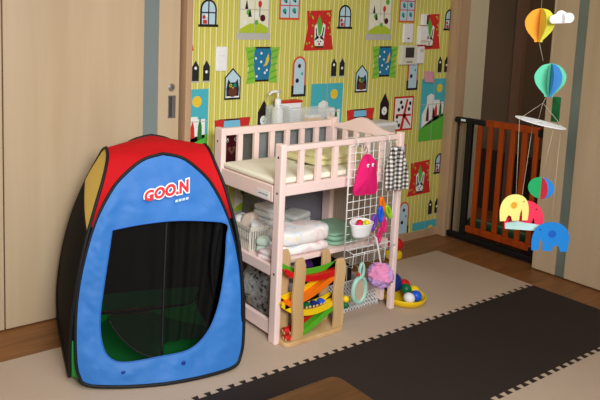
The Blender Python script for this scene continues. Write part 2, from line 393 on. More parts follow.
# moonlit window with green curtains
pic(rect(2.29,2.42,1.183,1.388),'blk'); pic([(2.298,1.195),(2.408,1.195),(2.428,1.378),(2.285,1.378)],'blu',2)
pic([(2.225,1.386),(2.30,1.386),(2.285,1.31),(2.30,1.24),(2.306,1.178),(2.24,1.172),(2.255,1.27)],'cgreen',3); pic([(2.41,1.386),(2.486,1.386),(2.455,1.27),(2.475,1.172),(2.405,1.178),(2.412,1.25),(2.43,1.32)],'cgreen',3)
for k in range(5):
    z = 1.19+k*.04
    pic([(2.246,z),(2.298,z+.016),(2.298,z+.026),(2.246,z+.012)],'grn',4); pic([(2.416,z),(2.468,z+.016),(2.468,z+.026),(2.416,z+.012)],'grn',4)
pic([(2.40,1.35),(2.405,1.31),(2.39,1.28),(2.36,1.272),(2.375,1.29),(2.383,1.32)],'sun',3)
for x,z in ((2.305,1.32),(2.345,1.35),(2.33,1.26),(2.375,1.235),(2.315,1.215),(2.39,1.25),(2.345,1.30)): pic(circ(x,z,.008,8),'wht',3)
# pair of dark lancet windows
for x in (1.862,1.935): pic([(x,1.198),(x+.046,1.198),(x+.046,1.28),(x+.023,1.314),(x,1.28)],'dk'); 
pic(circ(1.885,1.272,.009,8),'wht',2); pic(circ(1.958,1.25,.009,8),'wht',2); pic(rect(1.858,1.912,1.192,1.20),'grey',2); pic(rect(1.931,1.986,1.192,1.20),'grey',2)
# owl window
pic([(2.085,1.085),(2.20,1.085),(2.20,1.215),(2.142,1.269),(2.085,1.215)],'dk'); pic([(2.093,1.097),(2.192,1.097),(2.192,1.211),(2.142,1.257),(2.093,1.211)],'sky',2)
pic([(2.100,1.10),(2.186,1.10),(2.188,1.15),(2.178,1.205),(2.162,1.185),(2.126,1.185),(2.110,1.205),(2.098,1.15)],'dk',3); pic(circ(2.143,1.130,.030),'brown',4); pic(circ(2.128,1.168,.011),'lime',4); pic(circ(2.158,1.168,.011),'teal',4); pic(circ(2.128,1.168,.005,8),'dk',5); pic(circ(2.158,1.168,.005,8),'dk',5); pic([(2.138,1.158),(2.148,1.158),(2.143,1.148)],'sun',5); pic(rect(2.095,2.19,1.097,1.106),'wht',4)
# round-topped narrow door
pic(arch(2.592,2.703,1.083,1.331),'orange'); pic(rect(2.588,2.706,1.081,1.15),'blk',2); pic(arch(2.606,2.690,1.097,1.318),'sky',3)
pic(circ(2.646,1.27,.013),'mar',4); pic(circ(2.632,1.18,.014),'dk',4); pic(circ(2.67,1.222,.009,10),'teal',4)
# landscape with sun and castle
pic(rect(2.752,3.030,.706,1.155),'tq'); pic([(2.752,.706),(3.030,.706),(3.030,.90),(2.93,.885),(2.86,.85),(2.752,.79)],'grn',2); pic(circ(2.952,1.085,.032,16),'sun',2)
pic([(2.775,.80),(3.01,.88),(3.01,.985),(2.96,.985),(2.96,1.0),(2.90,1.0),(2.90,1.035),(2.86,1.05),(2.82,1.03),(2.82,.97),(2.775,.90)],'wht',2)
pic(rect(2.885,2.889,.706,1.155),'grey',5); pic(rect(2.752,3.03,.97,.974),'grey',5)
for x,z,h,c in ((2.835,.85,.12,'mar'),(2.925,.88,.10,'red'),(2.975,.87,.13,'dgr'),(2.90,.87,.08,'dk')): pic([(x-.016,z),(x+.016,z),(x+.012,z+h*.6),(x,z+h),(x-.012,z+h*.6)],c,4)
# little clock house
pic([(2.334,.84),(2.424,.84),(2.424,1.0),(2.379,1.073),(2.334,1.0)],'blk'); pic(circ(2.379,.950,.029,16,.9),'wht',2); pic(rect(2.332,2.424,.815,.842),'mar'); pic(circ(2.379,.945,.004,6),'dk',3)
# red framed tree picture
pic(rect(2.472,2.678,.80,1.042),'red'); pic(rect(2.486,2.664,.814,1.028),'wht',2); pic([(2.545,.814),(2.575,.814),(2.60,.93),(2.62,1.02),(2.60,1.02)],'red',3); pic([(2.575,.90),(2.655,.825),(2.655,.84),(2.59,.92)],'red',3); pic([(2.50,.905),(2.655,.90),(2.655,.915),(2.50,.92)],'red',3)
for x,z in ((2.51,.86),(2.525,.95),(2.545,1.0),(2.64,.99),(2.63,.95),(2.51,.90),(2.535,.84),(2.56,.965)): pic(circ(x,z,.014,8),'dk',4)
# red curtains with a bear at the window
pic(rect(2.05,2.27,.69,.975),'mar'); pic([(2.02,.972),(2.09,.972),(2.085,.90),(2.03,.905)],'red',3); pic([(2.20,.978),(2.28,.978),(2.265,.905),(2.21,.90)],'red',3); pic(rect(2.085,2.21,.925,.965),'lb',2)
pic(circ(2.118,.850,.013,10,.7),'wht',3); pic(circ(2.118,.846,.006,8,.7),'dk',4); pic(circ(2.178,.853,.013,10),'grey',3); pic(circ(2.178,.852,.006,8),'dk',4)
pic([(2.118,.80),(2.132,.812),(2.150,.803),(2.168,.814),(2.176,.797),(2.150,.762)],'fur',3); pic(circ(2.15,.795,.009,8),'dk',4); pic(rect(2.05,2.27,.69,.722),'lime',3)
# white plinth line at the foot of the wall
structure(W, 'wall_back')
structure(MB().box(1.857,4.075,WY-.008,WY,FZ,.042,'trim'), 'baseboard_back')
structure(MB().box(1.818,1.857,2.796,2.90,FZ,2.05,'trim'), 'trim_1', bevel=.003)
w = MB(); w.box(4.072,4.132,2.735,2.83,FZ,2.42,'trim'); w.box(4.140,4.212,2.745,2.83,FZ,2.42,'trim'); w.box(4.13,4.142,2.752,2.83,FZ,2.42,'dark')
structure(w, 'trim_2', bevel=.003)

# doors
def door(name, x0, x1, xs, xe, kind, y0, y1, zt=2.02):
    pass
d1 = tag(MB().box(.818,1.577,2.838,2.872,FZ+.008,2.015,'door').build('door_1', bevel=.003), kind='structure')
MB().box(1.577,1.668,2.846,2.866,FZ+.008,2.015,'glass').build('glass_strip', d1)
st = MB().box(1.668,1.802,2.838,2.872,FZ+.008,2.015,'door').build('stile', d1, bevel=.003)
k = MB(); k.grid(lambda u,v: (1.753+(.016*v)*cos(2*pi*u), 2.8365-.003*(1-v*v), 1.166+(.016*v)*sin(2*pi*u)), 20, 4, 'steel', True, True)
k.grid(lambda u,v: (1.753+(.022-.004*v)*cos(2*pi*u), 2.8375-.003*v, 1.166+(.022-.004*v)*sin(2*pi*u)), 20, 2, 'steel', True, True); k.build('lock_button', d1)
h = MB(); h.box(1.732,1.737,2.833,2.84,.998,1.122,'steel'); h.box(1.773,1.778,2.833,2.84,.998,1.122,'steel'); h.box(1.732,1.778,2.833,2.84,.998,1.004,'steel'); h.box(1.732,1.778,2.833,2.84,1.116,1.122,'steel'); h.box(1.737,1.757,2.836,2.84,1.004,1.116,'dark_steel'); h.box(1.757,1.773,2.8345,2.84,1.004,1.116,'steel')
h.build('handle', d1, bevel=.0008)
d2 = tag(MB().box(-.1,.812,2.838,2.872,FZ+.008,2.015,'door').build('door_2', bevel=.003), kind='structure')
d3 = tag(MB().box(4.025,4.06,.9,1.896,FZ+.008,2.015,'door').build('door_3', bevel=.003), kind='structure')
MB().box(4.032,4.052,1.896,1.948,FZ+.008,2.015,'glass2').build('glass_strip', d3)
MB().box(4.025,4.06,1.948,2.085,FZ+.008,2.015,'door').build('stile', d3, bevel=.003)
h = MB(); h.box(4.021,4.027,2.000,2.046,.95,1.105,'green_strip'); h.build('handle', d3, bevel=.001)
tag(h and bpy.data.objects['handle.001'], 'greenish recessed handle')
structure(MB().box(4.03,4.085,.0,2.085,2.018,2.06,'trim'), 'trim_3')

# ------------------------------------------------------------------ foam mats
YB1, YB2, PITCH, DEP = 1.927, 1.350, .0606, .020
def teeth(x0, x1, y):
    """dovetail joint line from x0 to x1"""
    pts = []; n = int(round((x1-x0)/PITCH))
    for i in range(n):
        a = x0+i*PITCH
        pts += [(a+.010, y-DEP/2), (a+.003, y+DEP/2), (a+PITCH/2+.007, y+DEP/2), (a+PITCH/2, y-DEP/2)]
    return pts
XR = 3.738; XL = XR-84*PITCH
def foam(poly, m):
    b = MB(); b.prism(poly, lambda a,c,t: (a,c,t), FZ, 0, m); return b
t1 = teeth(XL+PITCH, XR-PITCH*.3, YB1); t2 = teeth(XL+PITCH, XR-PITCH*.3, YB2)
tag(foam([(XL,YB1-DEP/2)]+t1+[(XR,YB1-DEP/2),(XR,2.552),(XL,2.552)], 'mat_light').build('foam_mat'), 'beige foam play mat along the wall under the play tent', 'foam mat', 'interlocking foam mats')
tag(foam([(XL,YB2-DEP/2)]+t2+[(XR,YB2-DEP/2),(XR,YB1-DEP/2)]+t1[::-1]+[(XL,YB1-DEP/2)], 'mat_dark').build('foam_mat'), 'dark brown foam play mat strip between two beige mats', 'foam mat', 'interlocking foam mats')
tag(foam([(XL,.2),(XR,.2),(XR,YB2-DEP/2)]+t2[::-1]+[(XL,YB2-DEP/2)], 'mat_light').build('foam_mat'), 'beige foam play mat on the near side of the dark strip', 'foam mat', 'interlocking foam mats')

# ------------------------------------------------------------------ low table in front
lt = thing('low_table', 'low brown wooden table, only its rounded corner showing on the dark mat', 'table', (1.0,1.0,0))
def rr(x0,x1,y0,y1,r,n=5):
    o = []
    for cx,cy,a0 in ((x1-r,y1-r,0),(x0+r,y1-r,90),(x0+r,y0+r,180),(x1-r,y0+r,270)):
        o += [(cx+r*cos(R(a0+90*k/n)), cy+r*sin(R(a0+90*k/n))) for k in range(n+1)]
    return o
MB().prism(rr(-.45,.512,-.30,.368,.035), lambda a,b,t: (a,b,t), .325, .350, 'table_wood').build('tabletop', lt, bevel=.003)
for x in (-.40,.455):
    for y in (-.25,.31): MB().box(x-.022,x+.022,y-.022,y+.022,0,.325,'table_wood').build('leg', lt, bevel=.003)

# ------------------------------------------------------------------ nappy changing table
TX0,TX1,TY0,TY1 = 1.893,2.735,2.094,2.620
tb = thing('changing_table', 'tall pink wooden changing table with slatted rails and open shelves', 'changing table', ((TX0+TX1)/2,(TY0+TY1)/2,0))
OX,OY = tb.location.x, tb.location.y
def tpart(mb, name, bevel=.004):
    o = mb.build(name, bevel=bevel); o.parent = tb; o.matrix_parent_inverse = Matrix.Translation((-OX,-OY,0)); return o
for nm,x0,x1,y0,y1,z1,zb in (('FL',TX0,TX0+.034,TY0,TY0+.048,.968,0),('FR',TX1-.032,TX1,TY0,TY0+.030,.968,0),('BL',TX0,TX0+.032,TY1-.064,TY1,.972,FZ),('BR',TX1-.034,TX1,TY1-.064,TY1,.985,FZ)):
    tpart(MB().box(x0,x1,y0,y1,zb,z1,'pink'), 'leg', .006)
tpart(MB().box(TX0+.032,TX1-.034,TY0+.012,TY0+.040,.930,.957,'pink'), 'front_rail')
tpart(MB().box(TX0+.032,TX1-.034,TY0+.012,TY0+.040,.718,.770,'pink'), 'front_rail')
tpart(MB().box(TX0+.032,TX1-.034,TY1-.045,TY1-.017,.928,.968,'pink'), 'back_rail')
tpart(MB().box(TX0+.032,TX1-.034,TY1-.045,TY1-.017,.700,.765,'pink'), 'back_rail')
for k in range(6): 
    x = TX0+.032+.1116*(k+1)
    tpart(MB().box(x-.014,x+.014,TY0+.016,TY0+.036,.770,.930,'pink'), 'front_slat', .002)
for k in range(6):
    x = TX0+.032+.1116*(k+1)
    tpart(MB().box(x-.016,x+.016,TY1-.041,TY1-.021,.765,.928,'pink'), 'back_slat', .002)
# end panel on the open side and shaped headboard at the other end
tpart(MB().box(TX0+.004,TX0+.030,TY0+.058,TY1-.058,.683,.762,'pink'), 'end_panel')
hb = MB(); ys = [TY0+.058+(TY1-TY0-.116)*k/24 for k in range(25)]
def ztop(y): 
    t = (y-TY0-.058)/(TY1-TY0-.116); return .955+.055*math.exp(-((t-.5)/.24)**2)
hb.prism([(y,.925) for y in ys]+[(y,ztop(y)) for y in ys[::-1]], lambda a,b,t: (t,a,b), TX1-.032, TX1-.006, 'pink'); tpart(hb, 'headboard', .003)
tpart(MB().box(TX1-.032,TX1-.006,TY0+.058,TY1-.058,.700,.765,'pink'), 'end_rail')
for k in range(4):
    y = TY0+.058+(TY1-TY0-.116)*(k+1)/5
    tpart(MB().box(TX1-.028,TX1-.010,y-.015,y+.015,.765,.925,'pink'), 'end_slat', .002)
tpart(MB().box(TX0+.032,TX1-.036,TY0+.042,TY1-.05,.735,.755,'pink'), 'board', .002)
tpart(MB().box(TX0+.030,TX1-.03,2.185,TY1-.058,.345,.368,'pink'), 'shelf', .002)
tpart(MB().box(TX0+.008,TX0+.030,TY0+.058,TY1-.058,.322,.375,'pink'), 'shelf_rail')
tpart(MB().box(TX1-.030,TX1-.008,TY0+.058,TY1-.058,.322,.375,'pink'), 'shelf_rail')
tpart(MB().box(TX0+.010,TX0+.034,TY0+.058,TY1-.058,.030,.098,'pink'), 'bottom_rail')
tpart(MB().box(TX1-.040,TX1-.014,TY0+.058,TY1-.058,.030,.110,'pink'), 'bottom_rail')
tpart(MB().box(TX0+.034,TX1-.040,TY1-.050,TY1-.026,.030,.098,'pink'), 'bottom_rail')
for (x,y,z) in ((TX0,TY0+.022,.905),(TX0,TY0+.022,.735),(TX0,TY1-.028,.900),(TX0,TY0+.022,.345)):
    b = MB(); b.grid(lambda u,v: (x-.0015*(1-v*v)-.0004, y+.006*v*cos(2*pi*u), z+.006*v*sin(2*pi*u)), 12, 3, 'brown_bolt' if False else 'dark', True, True); tpart(b, 'bolt', 0)
b = MB(); b.box(TX0+.0025,TX0+.004,2.175,2.265,.690,.728,'white_plastic'); 
for k in range(5): b.box(TX0+.0018,TX0+.0026,2.185+.014*k,2.194+.014*k,.706+.001*(k%2),.712,'steel')
o = tpart(b, 'label_plate', 0); o['label'] = 'small pale printed label'
# mattress and towel on top
b = MB(); soft(b, (2.302,2.350,.7635), .800, .412, .030, 'pad', 0, .05, .002, 2, 60, 14)
tag(b.build('changing_mat'), 'cream padded mat lying on the top board of the pink table', 'changing mat')
b = MB()
for k in range(2): soft(b, (2.46+.010*k,2.37,.794+.030*k), .40-.03*k, .27, .036, 'towel_yellow', .05*k, .3, .012, 5+k)
tag(b.build('folded_towel'), 'folded pale yellow towel lying on the cream changing mat', 'towel', 'folded towels and cloths')

# ------------------------------------------------------------------ storage behind the table
b = thing('storage_chest', 'charcoal storage chest standing behind the pink table', 'storage chest', (2.45,2.72,FZ))
MB().box(-.215,.31,-.07,.075,0,.70,'charcoal').build('body', b, bevel=.004)
for z0 in (.02,.36): MB().box(-.20,.295,-.078,-.07,z0,z0+.32,'charcoal_edge' if False else 'charcoal').build('drawer', b, bevel=.003)
MB().box(-.215,.31,-.075,.077,.70,.715,'charcoal_edge').build('lid', b, bevel=.003)
b = thing('storage_box', 'smoky clear plastic box with pale blue lid behind back rail', 'storage box', (2.505,2.715,.703))
q = MB(); q.box(-.32,.32,-.068,.075,0,.006,'clear_grey'); q.box(-.32,.32,-.068,-.062,.006,.205,'clear_grey'); q.box(-.32,.32,.069,.075,.006,.205,'clear_grey'); q.box(-.32,-.314,-.062,.069,.006,.205,'clear_grey'); q.box(.314,.32,-.062,.069,.006,.205,'clear_grey'); q.build('body', b, bevel=.002)
q = MB(); q.box(-.20,-.02,-.05,.05,.008,.12,'white_cloth'); q.box(.02,.30,-.05,.05,.008,.16,'grey_towel'); q.box(-.30,-.22,-.05,.05,.008,.09,'grey_towel'); q.build('contents', b, bevel=.01)
MB().box(-.325,.325,-.072,.079,.205,.224,'lid_blue').build('lid', b, bevel=.004)
def clear_box(name, label, x0, x1, z0, h, y0=2.655, y1=2.76):
    t = thing(name, label, 'container', ((x0+x1)/2, (y0+y1)/2, z0), 0, 'clear containers on the blue lid'); w, d = (x1-x0)/2, (y1-y0)/2
    q = MB(); q.box(-w,w,-d,d,0,.004,'clear'); q.box(-w,w,-d,-d+.003,.004,h,'clear'); q.box(-w,w,d-.003,d,.004,h,'clear'); q.box(-w,-w+.003,-d+.003,d-.003,.004,h,'clear'); q.box(w-.003,w,-d+.003,d-.003,.004,h,'clear'); q.build('body', t, bevel=.001)
    q = MB(); q.tube([(-w,-d,h),(w,-d,h),(w,d,h),(-w,d,h)], .003, 'clear', 6, True); q.build('rim', t)
    return t
c1 = clear_box('clear_container', 'small clear plastic container holding the white pump bottle', 2.355, 2.440, .928, .118)
c2 = clear_box('clear_container', 'long clear plastic container with orange packets beside the pump bottle', 2.45, 2.80, .928, .098, 2.655, 2.725)
t = thing('packet', 'orange packet lying inside the long clear container', 'packet', (2.66,2.69,.935)); MB().box(-.055,.055,-.02,.02,0,.032,'orange_pack').build('wrapper', t, bevel=.004); MB().box(-.05,.05,-.021,.018,.032,.05,'white_plastic').build('inner_pack', t, bevel=.004)
t = thing('pump_bottle', 'white pump bottle standing in the small clear container', 'bottle', (2.398,2.705,.934))
MB().lathe([(0,0),(.03,0),(.032,.01),(.032,.085),(.026,.105),(.012,.115),(.012,.122),(0,.122)], (0,0,0), 'white_plastic').build('bottle_body', t)
q = MB(); q.lathe([(0,.115),(.017,.115),(.019,.122),(.019,.150),(.012,.158),(0,.158)], (0,0,0), 'white_plastic'); q.build('collar', t)
q = MB(); q.tube([(0,0,.155),(0,0,.190)], .006, 'white_plastic'); q.tube([(.012,0,.196),(-.02,0,.200),(-.050,0,.197),(-.068,0,.180)], [.009,.009,.007,.005], 'white_plastic'); q.build('pump_head', t)
t = thing('tub', 'white tub with flat red lid behind the clear containers', 'tub', (2.525,2.757,.928))
MB().box(-.08,.08,-.028,.028,0,.128,'white_plastic').build('body', t, bevel=.004); MB().box(-.088,.088,-.031,.031,.128,.142,'lid_red').build('lid', t, bevel=.003)
t = thing('low_cabinet', 'greige ribbed cabinet behind the right end of the pink table', 'cabinet', (3.10,2.725,FZ))
MB().box(-.325,.28,-.075,.072,0,.66,'beige_cab').build('body', t, bevel=.004); MB().box(-.33,.285,-.08,.075,.66,.675,'cream_plastic').build('cabinet_top', t, bevel=.003)
t = thing('lidded_box', 'white lidded box on the greige cabinet behind the headboard', 'box', (3.12,2.72,.664))
MB().box(-.26,.255,-.06,.07,0,.21,'cream_plastic').build('body', t, bevel=.006); MB().box(-.27,.265,-.066,.075,.21,.235,'white_plastic').build('lid', t, bevel=.006)

# ------------------------------------------------------------------ things on the middle shelf
SZ = .369
def towel(name, label, m, c, w, d, hs, rz=0, seed=0, cat='towel', e=.3, wob=.006):
    b = MB(); z = c[2]
    for k, h in enumerate(hs):
        soft(b, (c[0]+.004*noise.noise(Vector((k,seed,0))), c[1], z), w*(1-.03*k), d*(1-.02*k), h*1.12, m, rz+.03*((k*7+seed) % 3-1), e, wob, seed+k); z += h
    return tag(b.build(name), label, cat, 'folded towels and cloths')
towel('folded_towel', 'white folded towel with pastel print on the shelf, front of the pile', 'pastel', (2.185,2.275,SZ), .33, .17, (.042,.080), -.05, 1, e=.45, wob=.014)
towel('folded_towel', 'sage green folded towel beside the pastel one on the shelf', 'green_towel', (2.485,2.32,SZ), .25, .23, (.022,.024,.020), .05, 2)
towel('folded_towel', 'pale grey folded towel standing behind the pastel towel', 'grey_towel', (2.335,2.465,SZ), .17, .14, (.03,.03,.03,.03), .25, 3)
towel('folded_towel', 'stack of white quilted nappies beside the cream basket', 'white_cloth', (2.145,2.455,SZ), .14, .15, (.032,.032,.032,.032,.032,.03), .1, 4, 'nappies')
towel('folded_cloth', 'pale pink print cloth at the shelf corner by the front leg', 'pink_cloth', (1.970,2.235,SZ), .09, .09, (.022,.022), .2, 5, 'cloth')
towel('folded_cloth', 'small mint cloth roll behind the pink print cloth', 'mint_cloth', (1.985,2.308,SZ), .06, .06, (.04,.04), .4, 6, 'cloth', .6)
# cream slatted basket with cloths
bk = thing('slatted_basket', 'cream plastic basket with slotted sides on the middle shelf', 'basket', (1.998,2.450,SZ+.001), R(-5))
q = MB(); W2,D2,H2 = .056,.104,.125
q.box(-W2,W2,-D2,D2,0,.006,'cream_plastic')
for s in (-1,1):
    for k in range(13):
        y = -D2+.006+k*(2*D2-.012)/12; q.box(s*W2-.002,s*W2+.002,y-.004,y+.004,.006,H2-.02,'cream_plastic')
    for k in range(8):
        x = -W2+.006+k*(2*W2-.012)/7; q.box(x-.004,x+.004,s*D2-.002,s*D2+.002,.006,H2-.02,'cream_plastic')
    q.box(s*W2-.002,s*W2+.002,-D2,D2,.045,.062,'cream_plastic')
q.build('body', bk)
q = MB()
for s in (-1,1): q.box(s*W2-.005,s*W2+.005,-D2-.005,D2+.005,H2-.024,H2,'cream_plastic'); q.box(-W2-.005,W2+.005,s*D2-.005,s*D2+.005,H2-.024,H2,'cream_plastic')
q.build('rim', bk, bevel=.003)
for i,(x,y,z,m,l) in enumerate(((1.995,2.505,.465,'white_cloth','white rolled cloth at the back of the cream basket'),(2.003,2.440,.47,'tan_cloth','tan cloth pouch lying on top of the cream basket'),(2.010,2.385,.455,'white_cloth','white rolled cloth at the front of the cream basket'))):
    b = MB(); soft(b, (x,y,z-.005), .092, .075, .058+.012*(i==1), m, .5*i, .5, .02, 11+i); tag(b.build('rolled_cloth'), l, 'cloth', 'cloths in the cream basket')

# ------------------------------------------------------------------ under the table
b = MB(); soft(b, (2.15,2.415,0), .27, .25, .27, 'grey_cloth', 0, .45, .02, 21, 48, 24)
tag(b.build('fabric_bag'), 'grey and black patterned soft bag on the mat under the table', 'bag')
t = thing('toy_bin', 'dark open toy bin under the table behind the ball ramp', 'toy bin', (2.49,2.454,0))
q = MB(); q.box(-.17,.17,-.12,.12,0,.006,'black'); 
for s in (-1,1): q.box(s*.17-.004,s*.17+.004,-.12,.12,.006,.17,'black'); q.box(-.17,.17,s*.12-.004,s*.12+.004,.006,.17,'black')
q.build('body', t, bevel=.002)
for x,y,z,m,l in ((2.41,2.41,.13,'t_maroon','maroon soft ball in the dark toy bin, the end by the ramp toy'),(2.56,2.41,.13,'t_red','red soft ball in the dark toy bin, behind the mint mirror'),(2.47,2.50,.14,'t_purple','purple soft ball at the back of the dark toy bin')):
    o = MB().ball((0,0,0), .048, m).build('soft_ball'); o.location = (x,y,z); tag(o, l, 'ball', 'soft balls in the toy bin')
# white lattice basket
t = thing('lattice_basket', 'shallow white lattice basket on the mat beside the ball ramp', 'basket', (2.566,2.258,0))
q = MB(); L2,D3,H3 = .142,.070,.082
q.box(-L2,L2,-D3,D3,0,.004,'white_bright')
for s in (-1,1):
    for k in range(4): 
        z = .006+k*(H3-.012)/3; q.box(-L2,L2,s*D3-.0016,s*D3+.0016,z-.006,z+.006,'white_bright'); q.box(s*L2-.0016,s*L2+.0016,-D3,D3,z-.006,z+.006,'white_bright')
    for k in range(14): 
        x = -L2+k*2*L2/13; q.box(x-.0050,x+.0050,s*D3-.0016,s*D3+.0016,0,H3,'white_bright')
    for k in range(6):
        y = -D3+k*2*D3/5; q.box(s*L2-.0016,s*L2+.0016,y-.0042,y+.0042,0,H3,'white_bright')
q.build('basket_wall', t)
q = MB(); q.tube([(-L2,-D3,H3),(L2,-D3,H3),(L2,D3,H3),(-L2,D3,H3)], .005, 'white_bright', 8, True); q.build('rim', t)

# ------------------------------------------------------------------ ball ramp toy
rp = thing('ramp_toy', 'wooden ramp toy with coloured zigzag tracks between four posts', 'toy', (2.115,2.085,0))
RX,RY = 2.115,2.085
MB().prism(rr(-.196,.196,-.040,.075,.035), lambda a,b,t: (a,b,t), 0, .022, 'toy_wood').build('base_board', rp, bevel=.004)
for x0,x1,ya,zt,nm in ((-.146,-.080,-.022,.422,1),(.124,.188,-.022,.376,1),(-.156,-.100,.062,.440,1),(.115,.170,.062,.395,1)):
    n = 14; L = []; Rr = []
    for k in range(n+1):
        z = .022+(zt-.022)*k/n; wv = .005*sin(k/n*2*pi*1.5); e = 0 if k < n-1 else (.003 if k == n-1 else .012)
        L.append((x0+wv+e, z)); Rr.append((x1+wv-e, z))
    MB().prism(L+Rr[::-1], lambda a,b,t: (a,t,b), ya-.008, ya+.008, 'toy_wood').build('post', rp, bevel=.003)
def track(name, p, m1, m2, label):
    pts = spline([(x,0,z) for x,z in p], 20); q = MB()
    def sec(q, y0, y1, dz0, dz1, m):
        vs = []
        for pt in pts: vs += [(pt.x,y0,pt.z+dz0),(pt.x,y1,pt.z+dz0),(pt.x,y1,pt.z+dz1),(pt.x,y0,pt.z+dz1)]
        fs = []
        for i in range(len(pts)-1):
            for k in range(4): fs.append((i*4+k, i*4+(k+1)%4, i*4+4+(k+1)%4, i*4+4+k))
        n = len(pts)-1; fs += [(3,2,1,0),(n*4,n*4+1,n*4+2,n*4+3)]
        q.add(vs, fs, m)
    sec(q, -.012, .034, -.012, .000, m2); sec(q, -.013, -.005, -.020, .010, m2); o = q.build('track', rp, bevel=.001); o['label'] = label
    q = MB(); sec(q, .030, .036, -.006, .028, m1); q.build('track_wall', o, bevel=.001)
track('a', [(-.185,.372),(-.12,.334),(-.03,.308),(.08,.302),(.185,.312)], 't_green', 't_red', 'topmost track, red with green back wall')
track('b', [(.190,.318),(.14,.290),(.05,.248),(-.05,.216),(-.185,.200)], 't_yellow', 't_orange', 'second track, orange with yellow back wall')
track('c', [(-.205,.215),(-.14,.172),(-.07,.145),(.03,.134),(.16,.152)], 't_yellow', 't_yellow', 'third track, all yellow')
track('d', [(.175,.145),(.10,.112),(.02,.072),(-.06,.042),(-.12,.034)], 't_red', 't_green', 'lowest track, green with red back wall')
def car(name, m, label, loc, rz=0, ry=0):
    t = thing(name, label, 'toy car', loc, rz, 'little wooden cars on the ramp toy'); t.rotation_euler = (0,ry,rz)
    MB().prism([(-.018,0),(.018,0),(.020,.012),(.010,.022),(-.010,.024),(-.019,.014)], lambda a,b,c: (a,c,b+.006), -.012, .012, m).build('body', t, bevel=.003)
    for sx in (-1,1): 
        for sy in (-1,1): 
            w = MB(); w.tube([(sx*.011,sy*.012,.008),(sx*.011,sy*.0155,.008)], .008, 'toy_wood', 12); w.build('wheel', t)
    return t
cz = lambda x: .160
car('toy_car','t_dkgreen','dark green toy car, first of the three on the yellow track', (2.095,RY+.014,.142))
car('toy_car','t_navy','navy toy car, middle of the three on the yellow track', (2.142,RY+.014,.139))
car('toy_car','t_blue','blue toy car, last of the three on the yellow track', (2.190,RY+.014,.141))
car('toy_car','t_red','red toy car on the base board, lower and nearer of two', (1.952,2.075,.023), R(80))
car('toy_car','t_red','red toy car stacked on another at the foot of the ramp', (1.952,2.082,.054), R(70))

# ------------------------------------------------------------------ wire grid and what hangs on it
GY = 2.070
g = thing('wire_grid', 'white wire grid panel hooked over the front rail of the table', 'wire grid', (2.46,GY,.31))
def GP(x, z): return (x-2.46, 0, z-.31)
X0,X1,Z0,Z1 = 2.305,2.640,.322,.935
q = MB(); q.tube([GP(X0,Z0),GP(X1,Z0),GP(X1,Z1),GP(X0,Z1)], .0034, 'wire', 8, True)
for k in range(1,8): x = X0+(X1-X0)*k/8; q.tube([GP(x,Z0),GP(x,Z1)], .0018, 'wire', 6)
for k in range(1,15): z = Z0+(Z1-Z0)*k/15; q.tube([(X0-2.46,.003,z-.31),(X1-2.46,.003,z-.31)], .0018, 'wire', 6)
q.build('grid_wires', g)
for x in (2.36,2.585):
    q = MB(); q.tube([(x-2.46,0,Z1-.31-.01),(x-2.46,-.001,.957-.31+.004),(x-2.46,.012,.957-.31+.010),(x-2.46,.05,.957-.31+.008),(x-2.46,.066,.957-.31+.004),(x-2.46,.066,.92-.31)], .002, 'wire', 6); q.build('hook', g)
q = MB()
q.tube([(X0+.02-2.46,-.040,.085),(X1-.01-2.46,-.040,.085),(X1-.01-2.46,0,.090),(X0+.02-2.46,0,.090)], .0020, 'wire', 6, True)
for k in range(5):
    x = X0+.02+(X1-X0-.03)*k/4-2.46; q.tube([(x,-.040,.085),(x,-.036,.015),(x,0,.012)], .0012, 'wire', 5)
q.build('wire_tray', g)
# hot pink cloth puppet
t = thing('pink_cloth', 'hot pink hooded cloth with two small eyes hanging on the grid', 'cloth', (2.40,2.05,.925))
out = spline([(-.015,-.035),(.02,-.038),(.045,-.062),(.068,-.085),(.072,-.14),(.078,-.235),(.0,-.240),(-.078,-.228),(-.070,-.16),(-.050,-.10),(-.035,-.055),(-.015,-.035)], 44)[:-1]
def bag_fn(u, v):
    p = out[int(round(u*len(out))) % len(out)]; a = (1-v)
    return (p.x*1.06*a + .0*v, -.004-.018*(1-a*a)+.004*sin(p.x*90)*a, p.y*a + -.15*v)
q = MB(); q.grid(bag_fn, len(out), 6, 'hotpink', True, True); q.grid(lambda u,v: (lambda s: (s[0], -.004-(s[1]+.004)*.3, s[2]))(bag_fn(u,v)), len(out), 6, 'hotpink', True, True); q.build('cloth_body', t)
for x in (-.012,.022):
    q = MB(); q.ball((x,-.024,-.088), .0095, 'eye_white', 14, (1,.4,1)); e = q.build('eye', t); q = MB(); q.ball((x+.002,-.0285,-.088), .0042, 'eye_black', 10, (1,.4,1)); q.build('pupil', e)
q = MB(); q.tube([(0,0,-.04),(.002,-.004,-.01),(.004,.010,0),(.003,.016,-.02)], .0025, 'steel', 6); q.build('hanging_loop', t)
# gingham cloth
t = thing('gingham_cloth', 'black and white gingham cloth hanging at the right of the grid', 'cloth', (2.60,2.045,.920))
def ging(u, v):
    w = .035+.045*min(1, v*1.6)**.6; x = (u*2-1)*w + (.012*v)
    return (x+.006, -.012+.010*sin(u*15+v*2)*(1-.4*v), -.008-.225*v-.010*(u-.5))
q = MB(); q.grid(ging, 30, 24, 'gingham'); q.build('cloth_body', t, solid=.003)
q = MB(); q.tube([(.004,-.006,-.012),(.0,-.004,.012),(.004,.02,.014),(.004,.022,-.004)], .003, 'tan_cloth', 6); q.build('hanging_loop', t)
